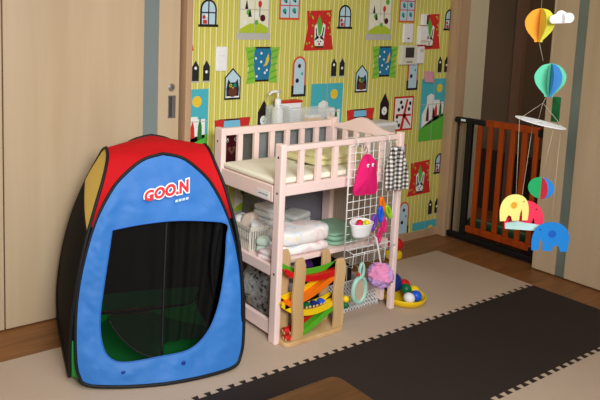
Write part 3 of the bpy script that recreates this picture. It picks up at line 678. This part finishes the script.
# small white basket
t = thing('hanging_basket', 'small white plastic basket of little toys hooked on the grid', 'basket', (2.362,2.024,.486))
def ell(rx, ry, z, n=28): return [(rx*cos(2*pi*k/n), ry*sin(2*pi*k/n), z) for k in range(n)]
q = MB(); q.grid(lambda u,v: ((.050+.018*v)*cos(2*pi*u), (.026+.012*v)*sin(2*pi*u), .066*v+.012*v*max(0,sin(2*pi*u))), 32, 6, 'white_plastic', True, True)
q.add(ell(.050,.026,.001), [tuple(range(28))], 'white_plastic'); q.build('basket_body', t, solid=.003)
q = MB(); q.tube([((.068)*cos(2*pi*k/32), .038*sin(2*pi*k/32), .066+.012*max(0,sin(2*pi*k/32))) for k in range(32)], .004, 'white_plastic', 8, True); q.build('rim', t)
for x,y,z,m,l in ((2.340,2.018,.545,'t_pink','pink toy bead in the white hanging basket'),(2.372,2.022,.545,'t_lime','lime toy bead in the white hanging basket'),(2.400,2.026,.545,'t_yellow','yellow toy bead in the white hanging basket'),(2.357,2.030,.552,'t_red','red toy bead in the white hanging basket')):
    o = MB().ball((0,0,0), .017, m, 14).build('toy_bead'); o.location = (x,y,z); tag(o, l, 'toy bead', 'beads in the hanging basket')
# linking toys
def link(label, loc, ry, m, first=[None]):
    if first[0] is None:
        t = thing('toy_link', label, 'toy link', loc, 0, 'plastic links hanging on the grid')
        q = MB(); q.tube([(.0115*cos(2*pi*k/24), 0, .027*sin(2*pi*k/24)+(.008*sin(2*pi*k/24)**2 if k < 12 else -.006*sin(2*pi*k/24)**2)) for k in range(24)], .0080, m, 10, True); q.build('ring', t)
        q = MB(); q.ball((0,0,-.036), .013, m, 14, (1,.7,.8)); q.build('clasp', t); first[0] = t
    else: t = copy_thing(first[0], loc, 0, label, {'ring': m, 'clasp': m})
    t.rotation_euler = (0,ry,0)
link('orange plastic link, topmost of those hanging on the grid', (2.535,2.050,.618), R(-14), 't_orange')
link('lime green plastic link hanging below right of the orange one', (2.585,2.050,.574), R(-30), 't_lime')
link('blue plastic link hanging below left of the orange one', (2.520,2.044,.572), R(-4), 't_blue')
link('purple plastic link hanging at the left of the links', (2.481,2.050,.532), R(8), 't_purple')
link('pink plastic link between the blue link and the table leg', (2.556,2.050,.510), R(-12), 't_pink')
link('magenta plastic link, lowest of those hanging on the grid', (2.521,2.046,.460), R(6), 't_magenta')
# puff
t = thing('bath_puff', 'pink and lilac net bath puff hanging from the grid by a white cord', 'bath puff', (2.494,2.004,.268))
def puff(c, r, m, seed):
    q = MB()
    def fn(u, v):
        a = 2*pi*u; ph = pi*v; d = Vector((sin(ph)*cos(a), sin(ph)*sin(a), -cos(ph)))
        k = r*(1+.14*noise.noise(d*3.2+Vector((seed,0,0)))+.26*abs(noise.noise(d*5+Vector((0,seed,0))))-.10*abs(noise.noise(d*13)))
        return tuple(Vector(c)+d*k)
    q.grid(fn, 64, 36, m, True, True); return q
q = puff((0,0,0), .060, 'pom_lilac', 5); kp = q.slot('pom_pink'); tilt = Vector((-.55,-.55,.62))
for n, f in enumerate(q.f):
    c = sum((Vector(q.v[i]) for i in f), Vector())/len(f)
    if c.normalized().dot(tilt) + .5*noise.noise(c*22) > .60: q.mi[n] = kp
q.build('net_ruffle', t)
q = MB(); q.tube([(0,.0,.06),(.003,.02,.12),(.004,.040,.180),(.004,.056,.190),(.004,.062,.175)], .0045, 'white_cloth', 8); q.build('cord', t)
# hand mirror
t = thing('toy_mirror', 'mint green toy hand mirror hanging from the bottom of the grid', 'mirror', (2.385,2.035,.335))
def oval(cx, cz, rx, rz, y, n=30): return [(cx+rx*cos(2*pi*k/n), y, cz+rz*sin(2*pi*k/n)) for k in range(n)]
q = MB(); q.tube(oval(0,-.135,.044,.064,0), .012, 'mint', 10, True); q.tube(oval(.010,-.035,.014,.036,0,24), .0075, 'mint', 10, True); q.tube([(.005,0,-.070),(.004,0,-.062)], .014, 'mint', 10); q.build('frame', t)
q = MB(); o_ = [(.042*cos(2*pi*k/30), .062*sin(2*pi*k/30)-.135) for k in range(30)]; q.prism(o_, lambda a,b,c: (a,c,b), -.003, .003, 'mirror'); q.build('mirror_face', t)
q = MB(); q.ball((-.024,-.010,-.045), .010, 't_red', 12); q.tube([(-.024,-.01,-.036),(-.022,-.004,-.01),(-.02,.03,.0)], .0012, 'string', 5); q.build('charm', t); bpy.data.objects['charm']['label'] = 'small red bead charm'
# bead string from the track end
t = thing('bead_toy', 'yellow and green bead toy dangling on a string beside the ramp toy', 'toy', (2.322,2.062,.33))
q = MB(); q.tube([(0,.004,.0),(0,0,-.12),(0,0,-.17)], .0012, 'string', 5); q.build('string', t)
MB().ball((0,0,-.175), .018, 't_yellow', 14).build('yellow_bead', t); MB().ball((0,0,-.207), .017, 't_dkgreen', 14).build('green_bead', t)

# ------------------------------------------------------------------ ball tray and red toy
t = thing('ball_tray', 'round yellow tray of plastic balls on the mat by the table leg', 'tray', (2.862,2.140,0))
MB().lathe([(0,.004),(.085,.004),(.098,.012),(.112,.040),(.118,.043),(.120,.038),(.106,.006),(.09,0),(0,0)], (0,0,0), 't_yellow', 32).build('tray_body', t)
for x,y,z,r,m,l in ((2.827,2.075,.048,.030,'white_plastic','white plastic ball at the front of the yellow tray'),(2.890,2.078,.046,.030,'t_blue','blue plastic ball at the front of the yellow tray'),(2.934,2.125,.048,.030,'t_yellow','yellow plastic ball at the right of the yellow tray'),(2.884,2.140,.062,.030,'t_dkgreen','green plastic ball in the middle of the tray'),(2.927,2.185,.062,.031,'t_red','red plastic ball at the back of the yellow tray'),(2.814,2.185,.100,.057,'t_navy','large dark blue ball at the left of the yellow tray')):
    q = MB(); q.ball((0,0,0), r, m, 24); o = q.build('plastic_ball'); o.location = (x,y,z); tag(o, l, 'ball', 'plastic balls in the tray')
t = thing('push_toy', 'red and yellow toy on the floor behind the right table leg', 'toy', (3.355,2.60,FZ))
q = MB(); soft(q, (0,0,.0), .10, .08, .065, 't_yellow', 0, .5, 0, 1); q.build('toy_base', t)
q = MB(); q.ball((.005,0,.105), .052, 't_red', 20, (1,1,.9)); q.build('toy_top', t)

# ------------------------------------------------------------------ play tent
A = Vector((.973,2.187,0)); TH = R(-15.37); LEAN = R(12)
tu = Vector((cos(TH),sin(TH),0)); tn = Vector((-sin(TH),cos(TH),0))
org = A+tu*.33+tn*.31
tent = thing('play_tent', 'pop-up play tent in blue and red with black piping and mesh door', 'play tent', org, TH)
half = spline([(0,.950,0),(.095,.925,0),(.190,.850,0),(.240,.785,0),(.295,.680,0),(.336,.55,0),(.366,.40,0),(.376,.26,0),(.372,.12,0),(.358,.05,0),(.325,.012,0),(.20,.002,0),(0,-.002,0)], 48)
def skew(v):                  # the tent stands a little crooked
    return Vector((v.x - .012 + .042*v.z/.95, v.y, v.z))
def front(a, b, off=0):      # panel coordinates -> tent space
    bow = .045*max(0, 1-(a/.36)**2)*math.exp(-max(b,0)/.14)
    return skew(Vector((a, -.31 + b*sin(LEAN) - off*cos(LEAN) - bow, b*cos(LEAN) + off*sin(LEAN) + .010)))
def back(a, b, off=0):
    return skew(Vector((a, .31 - b*sin(LEAN) + off*cos(LEAN), b*1.045*cos(LEAN) + off*sin(LEAN) + .010)))
LAT = spline([(.352,0,0),(.368,0,0),(.362,0,0),(.338,0,0),(.292,0,0),(.235,0,0)], 60)
def lat(b): 
    t = min(1, max(0, b/.95))*60; i = min(int(t), 59); return LAT[i].x+(LAT[i+1].x-LAT[i].x)*(t-i)
SK = .76
BETA = R(12)
def side(s, a, b, off=0):    # s = -1 left, 1 right; a runs towards the front for negative
    return skew(Vector((s*(lat(b) + (.035*max(0,1-b/.8) if s < 0 else 0) + off*cos(BETA)), a, b*1.0*cos(R(8)) + off*sin(BETA) + .010)))
half2 = spline([(0,.950,0),(.066,.925,0),(.122,.850,0),(.155,.785,0),(.190,.680,0),(.224,.55,0),(.246,.40,0),(.260,.26,0),(.264,.12,0),(.260,.05,0),(.236,.012,0),(.15,.002,0),(0,-.002,0)], 48)
def loop(fn, h):
    pts = [fn(p.x,p.y) for p in h] + [fn(-p.x,p.y) for p in h[-2:0:-1]]
    return pts
def dedupe(pts): return pts
LOOPS = {'front': lambda a,b: front(a,b), 'back': lambda a,b: back(a,b), 'left': lambda a,b: side(-1,a,b), 'right': lambda a,b: side(1,a,b)}
for k, fn in LOOPS.items():
    MB().tube(loop(fn, half2 if k in ('left','right') else half), .0075, 'pipe', 8, True).build('piping', tent)
# front panel with the door opening
hole = spline([(p[0],p[1],0) for p in [(-.225,.632),(-.238,.538),(-.258,.40),(-.272,.28),(-.265,.18),(-.235,.115),(-.17,.090),(-.02,.098),(.118,.112),(.205,.175),(.258,.286),(.286,.435),(.296,.565),(.298,.625),(.20,.645),(.05,.655),(-.10,.648),(-.225,.632)]], 90)[:-1]
outline = [(p.x,p.y) for p in half] + [(-p.x,p.y) for p in half[-2:0:-1]]
cen = Vector((.01,.36))
def ray_hit(poly, ang):
    d = Vector((cos(ang), sin(ang))); best = 0
    for i in range(len(poly)):
        a = Vector(poly[i][:2])-cen; b = Vector(poly[(i+1)%len(poly)][:2])-cen; e = b-a
        den = d.x*e.y-d.y*e.x
        if abs(den) < 1e-9: continue
        t = (a.x*e.y-a.y*e.x)/den; u = (a.x*d.y-a.y*d.x)/den
        if -1e-6 <= u <= 1+1e-6 and t > best: best = t
    return cen+d*best
NA = 220
hp = [ray_hit([(h.x,h.y) for h in hole], 2*pi*k/NA) for k in range(NA)]; op = [ray_hit(outline, 2*pi*k/NA) for k in range(NA)]
def fpan(u, v):
    k = int(round(u*NA)) % NA; p = hp[k].lerp(op[k], v)
    env = sin(pi*v)
    wr = .010*noise.noise(Vector((p.x*9+p.y*5, p.y*9-p.x*6, 2))) + .004*noise.noise(Vector((p.x*24+p.y*26, p.y*22-p.x*14, 5)))
    return front(p.x, p.y, (wr+.004)*env)
MB().grid(fpan, NA, 16, 'blue', True, True).build('front_panel', tent)
rim = MB(); rim.tube([front(h.x,h.y,0) for h in hole], .003, 'inner_blue', 6, True); rim.build('door_hem', tent)
# side panels: yellow crown, black below
def side_panel(s):
    qy = MB(); qb = MB()
    N = 40
    rows = []
    for p in half:
        rows.append([(p.x*(2*i/N-1), p.y) for i in range(N+1)])
    def cut(a): return .700 + .07*(a/.20)       # slanting join, lower towards the front (a negative)
    def pt(a, b): return side(s, a, b, .016*cos(min(1,abs(a)/.27)*pi/2)*sin(max(0,min(1,b/.95))*pi))
    def emit(q, lo, hi, m):
        def fn(u, v):
            a0 = (2*u-1)
            # row parameter between boundaries along constant u fraction of the width
            z = lo(a0)+(hi(a0)-lo(a0))*v
            return z
        vs = []; fs = []; NV = 26
        # use vertical strips: x fraction a, from lower outline to upper outline
        xs = [-.2625*cos(pi*i/N) for i in range(N+1)]
        for x in xs:
            ax = abs(x); top = .95; bot = 0
            ups = [p.y for p in half2[:34]]; ux = [p.x for p in half2[:34]]
            j = next((i for i in range(1,len(ux)) if ux[i] >= ax), len(ux)-1)
            t = (ax-ux[j-1])/max(1e-6,ux[j]-ux[j-1]); top = ups[j-1]+(ups[j]-ups[j-1])*min(1,max(0,t))
            lx = [p.x for p in half2[34:]][::-1]; ly = [p.y for p in half2[34:]][::-1]
            j = next((i for i in range(1,len(lx)) if lx[i] >= ax), len(lx)-1)
            t = (ax-lx[j-1])/max(1e-6,lx[j]-lx[j-1]); bot = ly[j-1]+(ly[j]-ly[j-1])*min(1,max(0,t))
            c = cut(x)
            z0 = max(bot, min(top, lo if lo != 'cut' else c)); z1 = max(bot, min(top, hi if hi != 'cut' else c))
            for k in range(NV+1): vs.append(pt(x, z0+(z1-z0)*k/NV))
        w = NV+1
        for i in range(N):
            for k in range(NV): fs.append((i*w+k, (i+1)*w+k, (i+1)*w+k+1, i*w+k+1))
        q.add(vs, fs, m, True)
    emit(qy, 'cut', 2, 'yellow'); emit(qb, -1, 'cut', 'black_nylon')
    qy.build('side_crown', tent)['label'] = 'mustard yellow crown of the side panel'; qb.build('side_panel', tent)['label'] = 'black lower side panel'
    q = MB(); q.tube([pt(-.200+.360*k/20, cut(-.200+.360*k/20)) for k in range(0,21)], .0035, 'pipe', 6); q.build('side_seam', tent)
side_panel(-1); side_panel(1)
# back panel: brown-black mesh window over a green lower half
def back_rows(b0, b1, m, name, lab=None):
    pts = [p for p in half if b0-1e-6 <= p.y <= b1+1e-6]
    def wid(b):
        for i in range(len(half)-1):
            if half[i].y >= b >= half[i+1].y:
                t = (half[i].y-b)/max(1e-6, half[i].y-half[i+1].y); return half[i].x+(half[i+1].x-half[i].x)*t
        return 0
    q = MB(); q.grid(lambda u,v: back((2*u-1)*wid(b0+(b1-b0)*v), b0+(b1-b0)*v, .01*sin(pi*u)), 24, 20, m); o = q.build(name, tent)
    if lab: o['label'] = lab
back_rows(.012,.11,'green_floor','back_panel','green lower back panel'); back_rows(.11,.948,'mesh2','back_window','dark mesh back window')
q = MB(); q.prism(rr(-.345,.345,-.29,.29,.06), lambda a,b,t: (a,b,t), .002, .006, 'green_floor'); q.build('tent_floor', tent)
# gussets at the four corners and the red roof
def gusset(fA, fB, sA, sB):
    qr, qg, qk = MB(), MB(), MB()
    idx = list(range(0, 47)); vs = []; NU = 8
    for i in idx:
        a = fA(sA*half[i].x, half[i].y); b = fB(sB*half2[i].x, half2[i].y)
        for k in range(NU+1):
            f = k/NU; p = a.lerp(b, f); sink = .05*sin(pi*f)*min(1,(a-b).length/.25)*min(1, i/12)
            c = Vector((0,0,p.z)); p = p + (c-p)*sink/max(.05,(c-p).length)*.5 if i > 2 else p
            vs.append(p)
    w = NU+1
    rf, gf, kf = [], [], []
    for r in range(len(idx)-1):
        zc = half[idx[r]].y
        for k in range(NU): (rf if zc > .66 else gf if zc < .20 else kf).append((r*w+k, r*w+k+1, (r+1)*w+k+1, (r+1)*w+k))
    nr = (max(max(f) for f in rf)+1); ng = min(min(f) for f in gf)
    qr.add(vs[:nr], rf, 'red', True); qg.add(vs[ng:], [tuple(i-ng for i in f) for f in gf], 'green', True)
    a0 = min(min(f) for f in kf); a1 = max(max(f) for f in kf)+1; qk.add(vs[a0:a1], [tuple(i-a0 for i in f) for f in kf], 'black_nylon', True)
    qr.build('red_gusset', tent); qg.build('green_gusset', tent); qk.build('black_gusset', tent)
F_, B_ = LOOPS['front'], LOOPS['back']; L_, R_ = LOOPS['left'], LOOPS['right']
gusset(F_, L_, -1, -1); gusset(F_, R_, 1, -1); gusset(B_, L_, -1, 1); gusset(B_, R_, 1, 1)
ap = [F_(0,.95), R_(0,.95), B_(0,.95), L_(0,.95)]
def roof(u, v):
    # bilinear patch over the four apexes
    p = ap[0].lerp(ap[1], u).lerp(ap[3].lerp(ap[2], u), v); p = Vector(p); p.z += .018*sin(pi*u)*sin(pi*v); return p
MB().grid(roof, 14, 14, 'red').build('roof', tent)
# mesh curtain: a flap hung behind the opening, rounded at the bottom
flap = spline([(x,y,0) for x,y in [(-.236,.640),(-.252,.52),(-.262,.40),(-.246,.29),(-.195,.200),(-.12,.130),(-.055,.098),(-.004,.094),(.004,.25),(.012,.45),(.020,.655),(-.10,.652),(-.236,.640)]], 72)[:-1]
q = MB(); c0 = Vector((-.11,.40,0))
q.grid(lambda u,v: (lambda p: front(p.x, p.y, -.012+.006*sin(p.x*70)*sin(pi*v)))(c0.lerp(flap[int(round(u*72)) % 72], v)), 72, 10, 'mesh', True, True); q.build('mesh_flap', tent)
q = MB(); q.tube([front(p.x,p.y,-.012) for p in flap[20:44]], .0045, 'pipe', 6); q.build('flap_edge', tent)
q = MB(); q.tube([front(-.004+.024*k/12, .094+.561*k/12, -.010) for k in range(13)], .006, 'pipe', 6); q.build('zip', tent)
q = MB(); q.grid(lambda u,v: front(.020-.022*(1-v)+(.275-.07*(1-v)**2)*u, .135+.515*v, -.03-.03*sin(pi*u)+.010*sin(u*22)), 40, 16, 'mesh'); q.build('mesh_flap', tent)
# rolled dark flap tied at the right side of the opening
q = MB(); q.tube([front(.262-.015*sin(k/10*pi*1.1)-.02*(1-k/10), .30+.33*k/10, -.022) for k in range(11)], [.006+.014*(k/10) for k in range(11)], 'black_nylon', 10); q.build('tied_flap', tent)
for a,b in ((-.176,.054),(.085,.066)):
    p = front(a,b,.008); q = MB(); q.ball(p, .010, 'snap', 14, (1,.35,1)); q.build('snap', tent)
# printed lettering on the front panel
def text_mesh(body, size, shear, offset, extrude):
    cu = bpy.data.curves.new('lettering', 'FONT'); cu.body = body; cu.size = size; cu.shear = shear; cu.offset = offset; cu.extrude = extrude; cu.space_character = 1.04; cu.resolution_u = 3
    ob = bpy.data.objects.new('lettering', cu); C.objects.link(ob)
    bpy.context.view_layer.update()
    me = ob.evaluated_get(bpy.context.evaluated_depsgraph_get()).to_mesh()
    vs = [v.co.copy() for v in me.vertices]; fs = [tuple(p.vertices) for p in me.polygons]
    ob.evaluated_get(bpy.context.evaluated_depsgraph_get()).to_mesh_clear()
    bpy.data.objects.remove(ob); bpy.data.curves.remove(cu)
    return vs, fs
def place_text(q, body, size, off, a0, b0, tilt, d, m, grow=0, stretch=1):
    vs, fs = text_mesh(body, size, .22, off, .001)
    if not vs: return
    w = max(v.x for v in vs)
    out = []
    for v in vs:
        k = 1+grow*(v.x/w); x = v.x*stretch; y = (v.y-.0)*k
        out.append(front(a0+x*cos(tilt)-y*sin(tilt), b0+x*sin(tilt)+y*cos(tilt), d+v.z))
    q.add(out, fs, m)
lg = MB()
for (a,b,s) in ((0,0,.0),):
    place_text(lg, 'GOO.N', .055, .0075, -.090, .748, R(9.5), .018, 'logo_white', .30, 1.08)
    place_text(lg, 'GOO.N', .055, .0026, -.090, .748, R(9.5), .021, 'logo_red', .30, 1.08)
for k in range(4):
    x = .050+.016*k; y = .735+.0028*k
    lg.add([front(x,y,.018),front(x+.013,y+.002,.018),front(x+.015,y+.013,.018),front(x+.003,y+.011,.018)], [(0,1,2,3)], 'logo_pale')
lg.build('printed_logo', tent)['label'] = 'red block lettering outlined in white'

# ------------------------------------------------------------------ wall fittings
def plate(name, label, cat, x0, x1, z0, z1, d=.012, m='white_plastic', group=None):
    t = thing(name, label, cat, ((x0+x1)/2, WY, (z0+z1)/2), 0, group)
    w, h = (x1-x0)/2, (z1-z0)/2; MB().box(-w,w,-d,0,-h,h,m).build('body', t, bevel=.003)
    return t, w, h, d
t,w,h,d = plate('light_switch', 'white three-rocker light switch on the papered wall by the door', 'light switch', 2.015,2.092,1.253,1.390,.008)
for k in range(3): MB().box(-w+.016,w-.016,-d-.004,-d,-.052+.035*k,-.020+.035*k,'white_plastic').build('rocker', t, bevel=.002)
t,w,h,d = plate('wall_controller', 'white wall control panel directly above the intercom', 'control panel', 3.565,3.655,1.412,1.540,.018)
MB().box(-.01,.01,-d-.003,-d,-.04,-.03,'dark_steel').build('button', t, bevel=.001)
t,w,h,d = plate('intercom', 'cream intercom with a dark square screen on the papered wall', 'intercom', 3.545,3.697,1.262,1.394,.028,'intercom_w')
MB().box(-.044,.044,-d-.002,-d,-.018,.052,'screen').build('screen', t, bevel=.002); MB().box(-.03,.03,-d-.002,-d,-.050,-.044,'dark_steel').build('speaker_slot', t)
t,w,h,d = plate('remote_control', 'white remote in a holder immediately right of the intercom', 'remote control', 3.722,3.782,1.268,1.386,.022); MB().box(-.02,.02,-d-.002,-d,.02,.045,'cream_plastic').build('display', t)
t,w,h,d = plate('control_box', 'white wall box above the remote, overlapping the red curtain print', 'control box', 3.716,3.795,1.398,1.527,.03); MB().box(-.03,.03,-d-.002,-d,-.05,-.03,'cream_plastic').build('cover', t)
t,w,h,d = plate('thermometer', 'narrow white device with dark edge, topmost on the wall', 'thermometer', 3.745,3.800,1.532,1.610,.024); MB().box(w-.018,w-.002,-d-.002,-d,-h+.006,h-.006,'screen').build('display', t)
q = MB(); q.grid(lambda u,v: (3.822+.102*u, WY-.003-.010*(1-v)**2, 1.133+.080*v-.006*u), 8, 8, 'note_pink'); tag(q.build('paper_note', solid=.0006), 'plain pink paper note stuck on the papered wall', 'note')

# ------------------------------------------------------------------ safety gate
g = thing('safety_gate', 'red-brown slatted safety gate in black frame across the doorway', 'safety gate', (4.10,2.42,FZ))
def gp(mb, name, bevel=.002):
    o = mb.build(name, bevel=bevel); o.parent = g; o.matrix_parent_inverse = Matrix.Translation((-4.10,-2.42,-FZ)); return o
gp(MB().box(4.082,4.122,2.105,2.728,.000,.042,'black'), 'bottom_bar', .008)
gp(MB().box(4.088,4.118,2.592,2.634,.042,.868,'black'), 'frame_post', .004)
gp(MB().tube([(4.103,2.700,.042),(4.103,2.700,.860)], .007, 'black'), 'tension_rod', 0)
gp(MB().box(4.085,4.120,2.49,2.724,.845,.885,'black'), 'latch', .010)
gp(MB().box(4.083,4.087,2.640,2.675,.858,.874,'white_plastic'), 'latch_button', .001)
gp(MB().box(4.090,4.116,2.135,2.500,.845,.890,'gate_wood'), 'top_rail', .004)
gp(MB().box(4.090,4.116,2.135,2.590,.068,.115,'gate_wood'), 'bottom_rail', .004)
for k in range(6):
    y = 2.540-.0765*k; gp(MB().box(4.094,4.112,y-.016,y+.016,.115,.846,'gate_wood'), 'slat', .003)
gp(MB().box(4.086,4.120,2.105,2.150,.828,.880,'black'), 'hinge', .006)
gp(MB().box(4.086,4.120,2.105,2.150,.046,.100,'black'), 'hinge', .006)
gp(MB().box(4.092,4.114,2.105,2.122,.100,.828,'black'), 'frame_post', .003)
q = MB(); q.tube([(4.33,2.70-.07*k,.060+FZ+.002) for k in range(9)], .060, 'rug_green', 16); tag(q.build('rolled_rug'), 'green striped rolled rug on the hall floor behind the gate', 'rug')

# ------------------------------------------------------------------ paper mobile
mo = thing('paper_mobile', 'hanging paper mobile of balloons, cloud, white ring and elephants', 'mobile', (2.52,1.32,1.145))
CEN = Vector((2.52,1.32,1.145)); fw = Vector((.484,.868,0)).normalized(); rt = Vector((fw.y,-fw.x,0))
rtv = Vector((.464,-.886,0)); fwv = Vector((.886,.464,0))
def mp(r, d, z): return rt*r + fw*d + Vector((0,0,z-1.145))
def pos(x, y, z): return Vector((x,y,z))-CEN
def balloon(c, r, vanes, name, label, hh):
    prof = spline([(0,hh,0),(r*.55,hh*.86,0),(r*.93,hh*.45,0),(r,hh*.08,0),(r*.82,-hh*.35,0),(r*.40,-hh*.78,0),(r*.27,-hh*.90,0),(r*.27,-hh,0),(0,-hh,0)], 28)
    root = None
    for m, a in vanes:
        dv = rtv*cos(R(a))+fwv*sin(R(a))
        poly = [(p.x,p.y) for p in prof]
        q = MB(); q.add([c+dv*x+Vector((0,0,z)) for x, z in poly], [tuple(range(len(poly)))], m)
        o = q.build(name if root is None else 'balloon_vane', mo if root is None else root, solid=.001)
        if root is None: root = o; o['label'] = label
balloon(pos(2.529,1.358,1.526), .050, [('p_orange',176),('p_orange',272),('p_yellow',296),('p_yellow',-4),('p_yellow',62),('p_orange',118)], 'upper_balloon', 'orange and yellow paper balloon', .066)
balloon(pos(2.555,1.316,1.312), .052, [('p_mint',178),('p_mint',262),('p_blue',318),('p_blue',284),('p_mint',2),('p_mint',70)], 'lower_balloon', 'mint and blue paper balloon', .066)
# cloud
cp = []
for (cx,cz,r,a0,a1) in ((-.030,-.004,.017,250,100),(-.006,.010,.020,160,40),(.022,.002,.020,110,-70)):
    n = 8
    for k in range(n+1): a = R(a0+(a1-a0)*k/n); cp.append((cx+r*cos(a), cz+r*sin(a)))
q = MB(); cc = pos(2.572,1.336,1.552)-fw*.06-rt*.006; q.add([cc+rt*x*1.05+fw*(-.008)+Vector((0,0,z)) for x,z in cp], [tuple(range(len(cp)))], 'p_cloud'); 
q.add([cc+(rt*.3+fw*.9)*x+Vector((0,0,z)) for x,z in cp], [tuple(range(len(cp)))], 'p_cloud'); q.build('cloud', mo, solid=.001)
# ring disc
rc = pos(2.515,1.317,1.146)
def ringp(a, r): return rc+rt*r*cos(a)+fw*r*sin(a)+Vector((0,0,-.17*r*cos(a)+.10*r*sin(a)))
q = MB(); q.grid(lambda u,v: ringp(2*pi*u, .016+.070*v), 40, 2, 'p_cloud', False, True); q.build('ring', mo, solid=.002)
# strings
apx = pos(2.527,1.32,1.222)
def string(name, pts): 
    q = MB(); q.tube(pts, .0008, 'string', 5); return q.build(name, mo)
for a in (180,62,-50): string('string', [apx, ringp(R(a), .083)])
string('string', [apx, pos(2.543,1.316,1.250)])
string('string', [pos(2.560,1.318,1.376), pos(2.563,1.330,2.42)]); string('string', [pos(2.541,1.340,1.385), pos(2.532,1.358,1.465)]); string('string', [pos(2.533,1.360,1.590), pos(2.537,1.366,2.42)]); string('string', [pos(2.580,1.333,1.57), pos(2.590,1.336,2.42)])
# elephants
eleph = [(-.062,-.052),(-.066,-.005),(-.056,.030),(-.030,.052),(.004,.056),(.034,.046),(.054,.022),(.062,-.012),(.060,-.052),(.036,-.052),(.034,-.024),(.030,-.004),(.024,-.024),(.022,-.052),(-.008,-.052),(-.014,-.034),(-.026,-.028),(-.034,-.040),(-.038,-.052)]
def elephant(name, c, m, me, ang, s, lab, flip=1, extra=None):
    d = rt*cos(ang)+fw*sin(ang); nn = Vector((d.y,-d.x,0))
    body = spline([(x,z,0) for x,z in eleph[:9]], 26); pts = [(p.x,p.y) for p in body]+eleph[9:]
    q = MB(); q.add([c+d*x*s*flip+Vector((0,0,z*s)) for x,z in pts], [tuple(range(len(pts)))], m); o = q.build(name, mo, solid=.0012); o['label'] = lab
    q = MB()
    for sgn in (-1,1):
        q.add([c+d*(-.006*flip*s+.014*s*cos(2*pi*k/16))+nn*.0012*sgn+Vector((0,0,.012*s+.014*s*sin(2*pi*k/16))) for k in range(16)], [tuple(range(16))], me)
        q.add([c+d*(.036*flip*s+.0028*s*cos(2*pi*k/8))+nn*.0012*sgn+Vector((0,0,.026*s+.0028*s*sin(2*pi*k/8))) for k in range(8)], [tuple(range(8))], 'eye_black')
        if extra: q.add([c+d*x*s*flip+nn*.0012*sgn+Vector((0,0,z*s)) for x,z in [(-.060,-.052),(.060,-.052),(.058,-.030),(.01,-.026),(-.03,-.020),(-.062,-.032)]], [(0,1,2,3,4,5)], extra)
    q.build('ear_and_eye', o)
ye, re_, be = pos(2.414,1.330,.811), pos(2.454,1.318,.772), pos(2.529,1.251,.700)
elephant('yellow_elephant', ye, 'p_lemon', 'p_orange', R(8), .98, 'lemon yellow paper elephant')
elephant('red_elephant', re_+fw*.02+rt*.018, 'p_red', 'p_orange', R(-10), 1.12, 'crimson paper elephant with pale printed feet', 1, 'p_pale')
elephant('blue_elephant', be, 'p_blue2', 'p_navy', R(-6), 1.08, 'bright blue paper elephant', -1)
string('string', [ringp(R(180),.083), ye+Vector((0,0,.054))]); string('string', [ringp(R(80),.06), re_+fw*.02+Vector((0,0,.06))]); string('string', [ringp(R(0),.083), be+Vector((0,0,.060))])
bc = pos(2.507,1.289,.891); string('string', [ringp(R(-75),.06), bc+Vector((0,0,.042))])
root = None
for i,(m,a) in enumerate((('p_green',178),('p_red',302),('p_blue2',2),('p_pale',60),('p_green',120))):
    dv = rtv*cos(R(a))+fwv*sin(R(a)); q = MB()
    q.add([bc+dv*.043*sin(pi*k/20)+Vector((0,0,.043*cos(pi*k/20))) for k in range(21)], [tuple(range(21))], m)
    o = q.build('ball' if root is None else 'ball_vane', mo if root is None else root, solid=.001)
    if root is None: root = o; o['label'] = 'green, red and blue paper ball'

# ------------------------------------------------------------------ light, camera
def area(name, loc, target, sx, sy, power, col, spread=180):
    l = bpy.data.lights.new(name, 'AREA'); l.shape = 'RECTANGLE'; l.size = sx; l.size_y = sy; l.energy = power; l.color = col; l.spread = R(spread)
    o = bpy.data.objects.new(name, l); C.objects.link(o); o.location = loc
    o.rotation_euler = (Vector(target)-Vector(loc)).to_track_quat('-Z','Y').to_euler(); return o
area('ceiling_lamp', (1.25,.85,2.38), (1.5,1.2,0), 1.3, 1.3, 40, (.97,1,1.0))
area('flash_bounce', (.3,-.75,2.15), (2.0,2.5,.68), 1.2, 1.0, 62, (.97,1,1.02), 105)
area('hall_fill', (4.62,1.4,2.38), (4.62,2.0,0), .3, .5, 8, (1,.98,.86))  # added fill light, brightens the cream hall wall
w = bpy.data.worlds.new('World'); bpy.context.scene.world = w; w.use_nodes = True
w.node_tree.nodes['Background'].inputs[0].default_value = (.9,.92,1,1); w.node_tree.nodes['Background'].inputs[1].default_value = .3
cam = bpy.data.cameras.new('camera'); cam.sensor_width = 36; cam.lens = 611.69/600*36
cam.shift_x = (300-144.54)/600; cam.shift_y = -(200-94.51)/600; cam.clip_start = .02
co = bpy.data.objects.new('camera', cam); C.objects.link(co)
p_, r_, y_ = .11188, .0150597, .508968
fwd = Vector((sin(y_)*cos(p_), cos(y_)*cos(p_), -sin(p_))); right = Vector((cos(y_),-sin(y_),0)); up = right.cross(fwd)
X = right*cos(r_)+up*sin(r_); Y = -right*sin(r_)+up*cos(r_)
co.matrix_world = Matrix.Translation((0,0,1.5)) @ Matrix((X,Y,-fwd)).transposed().to_4x4()
sc = bpy.context.scene; sc.camera = co
vs = sc.view_settings; vs.view_transform = 'Standard'; vs.look = 'None'; vs.exposure = -.33; vs.gamma = 1; vs.use_curve_mapping = False
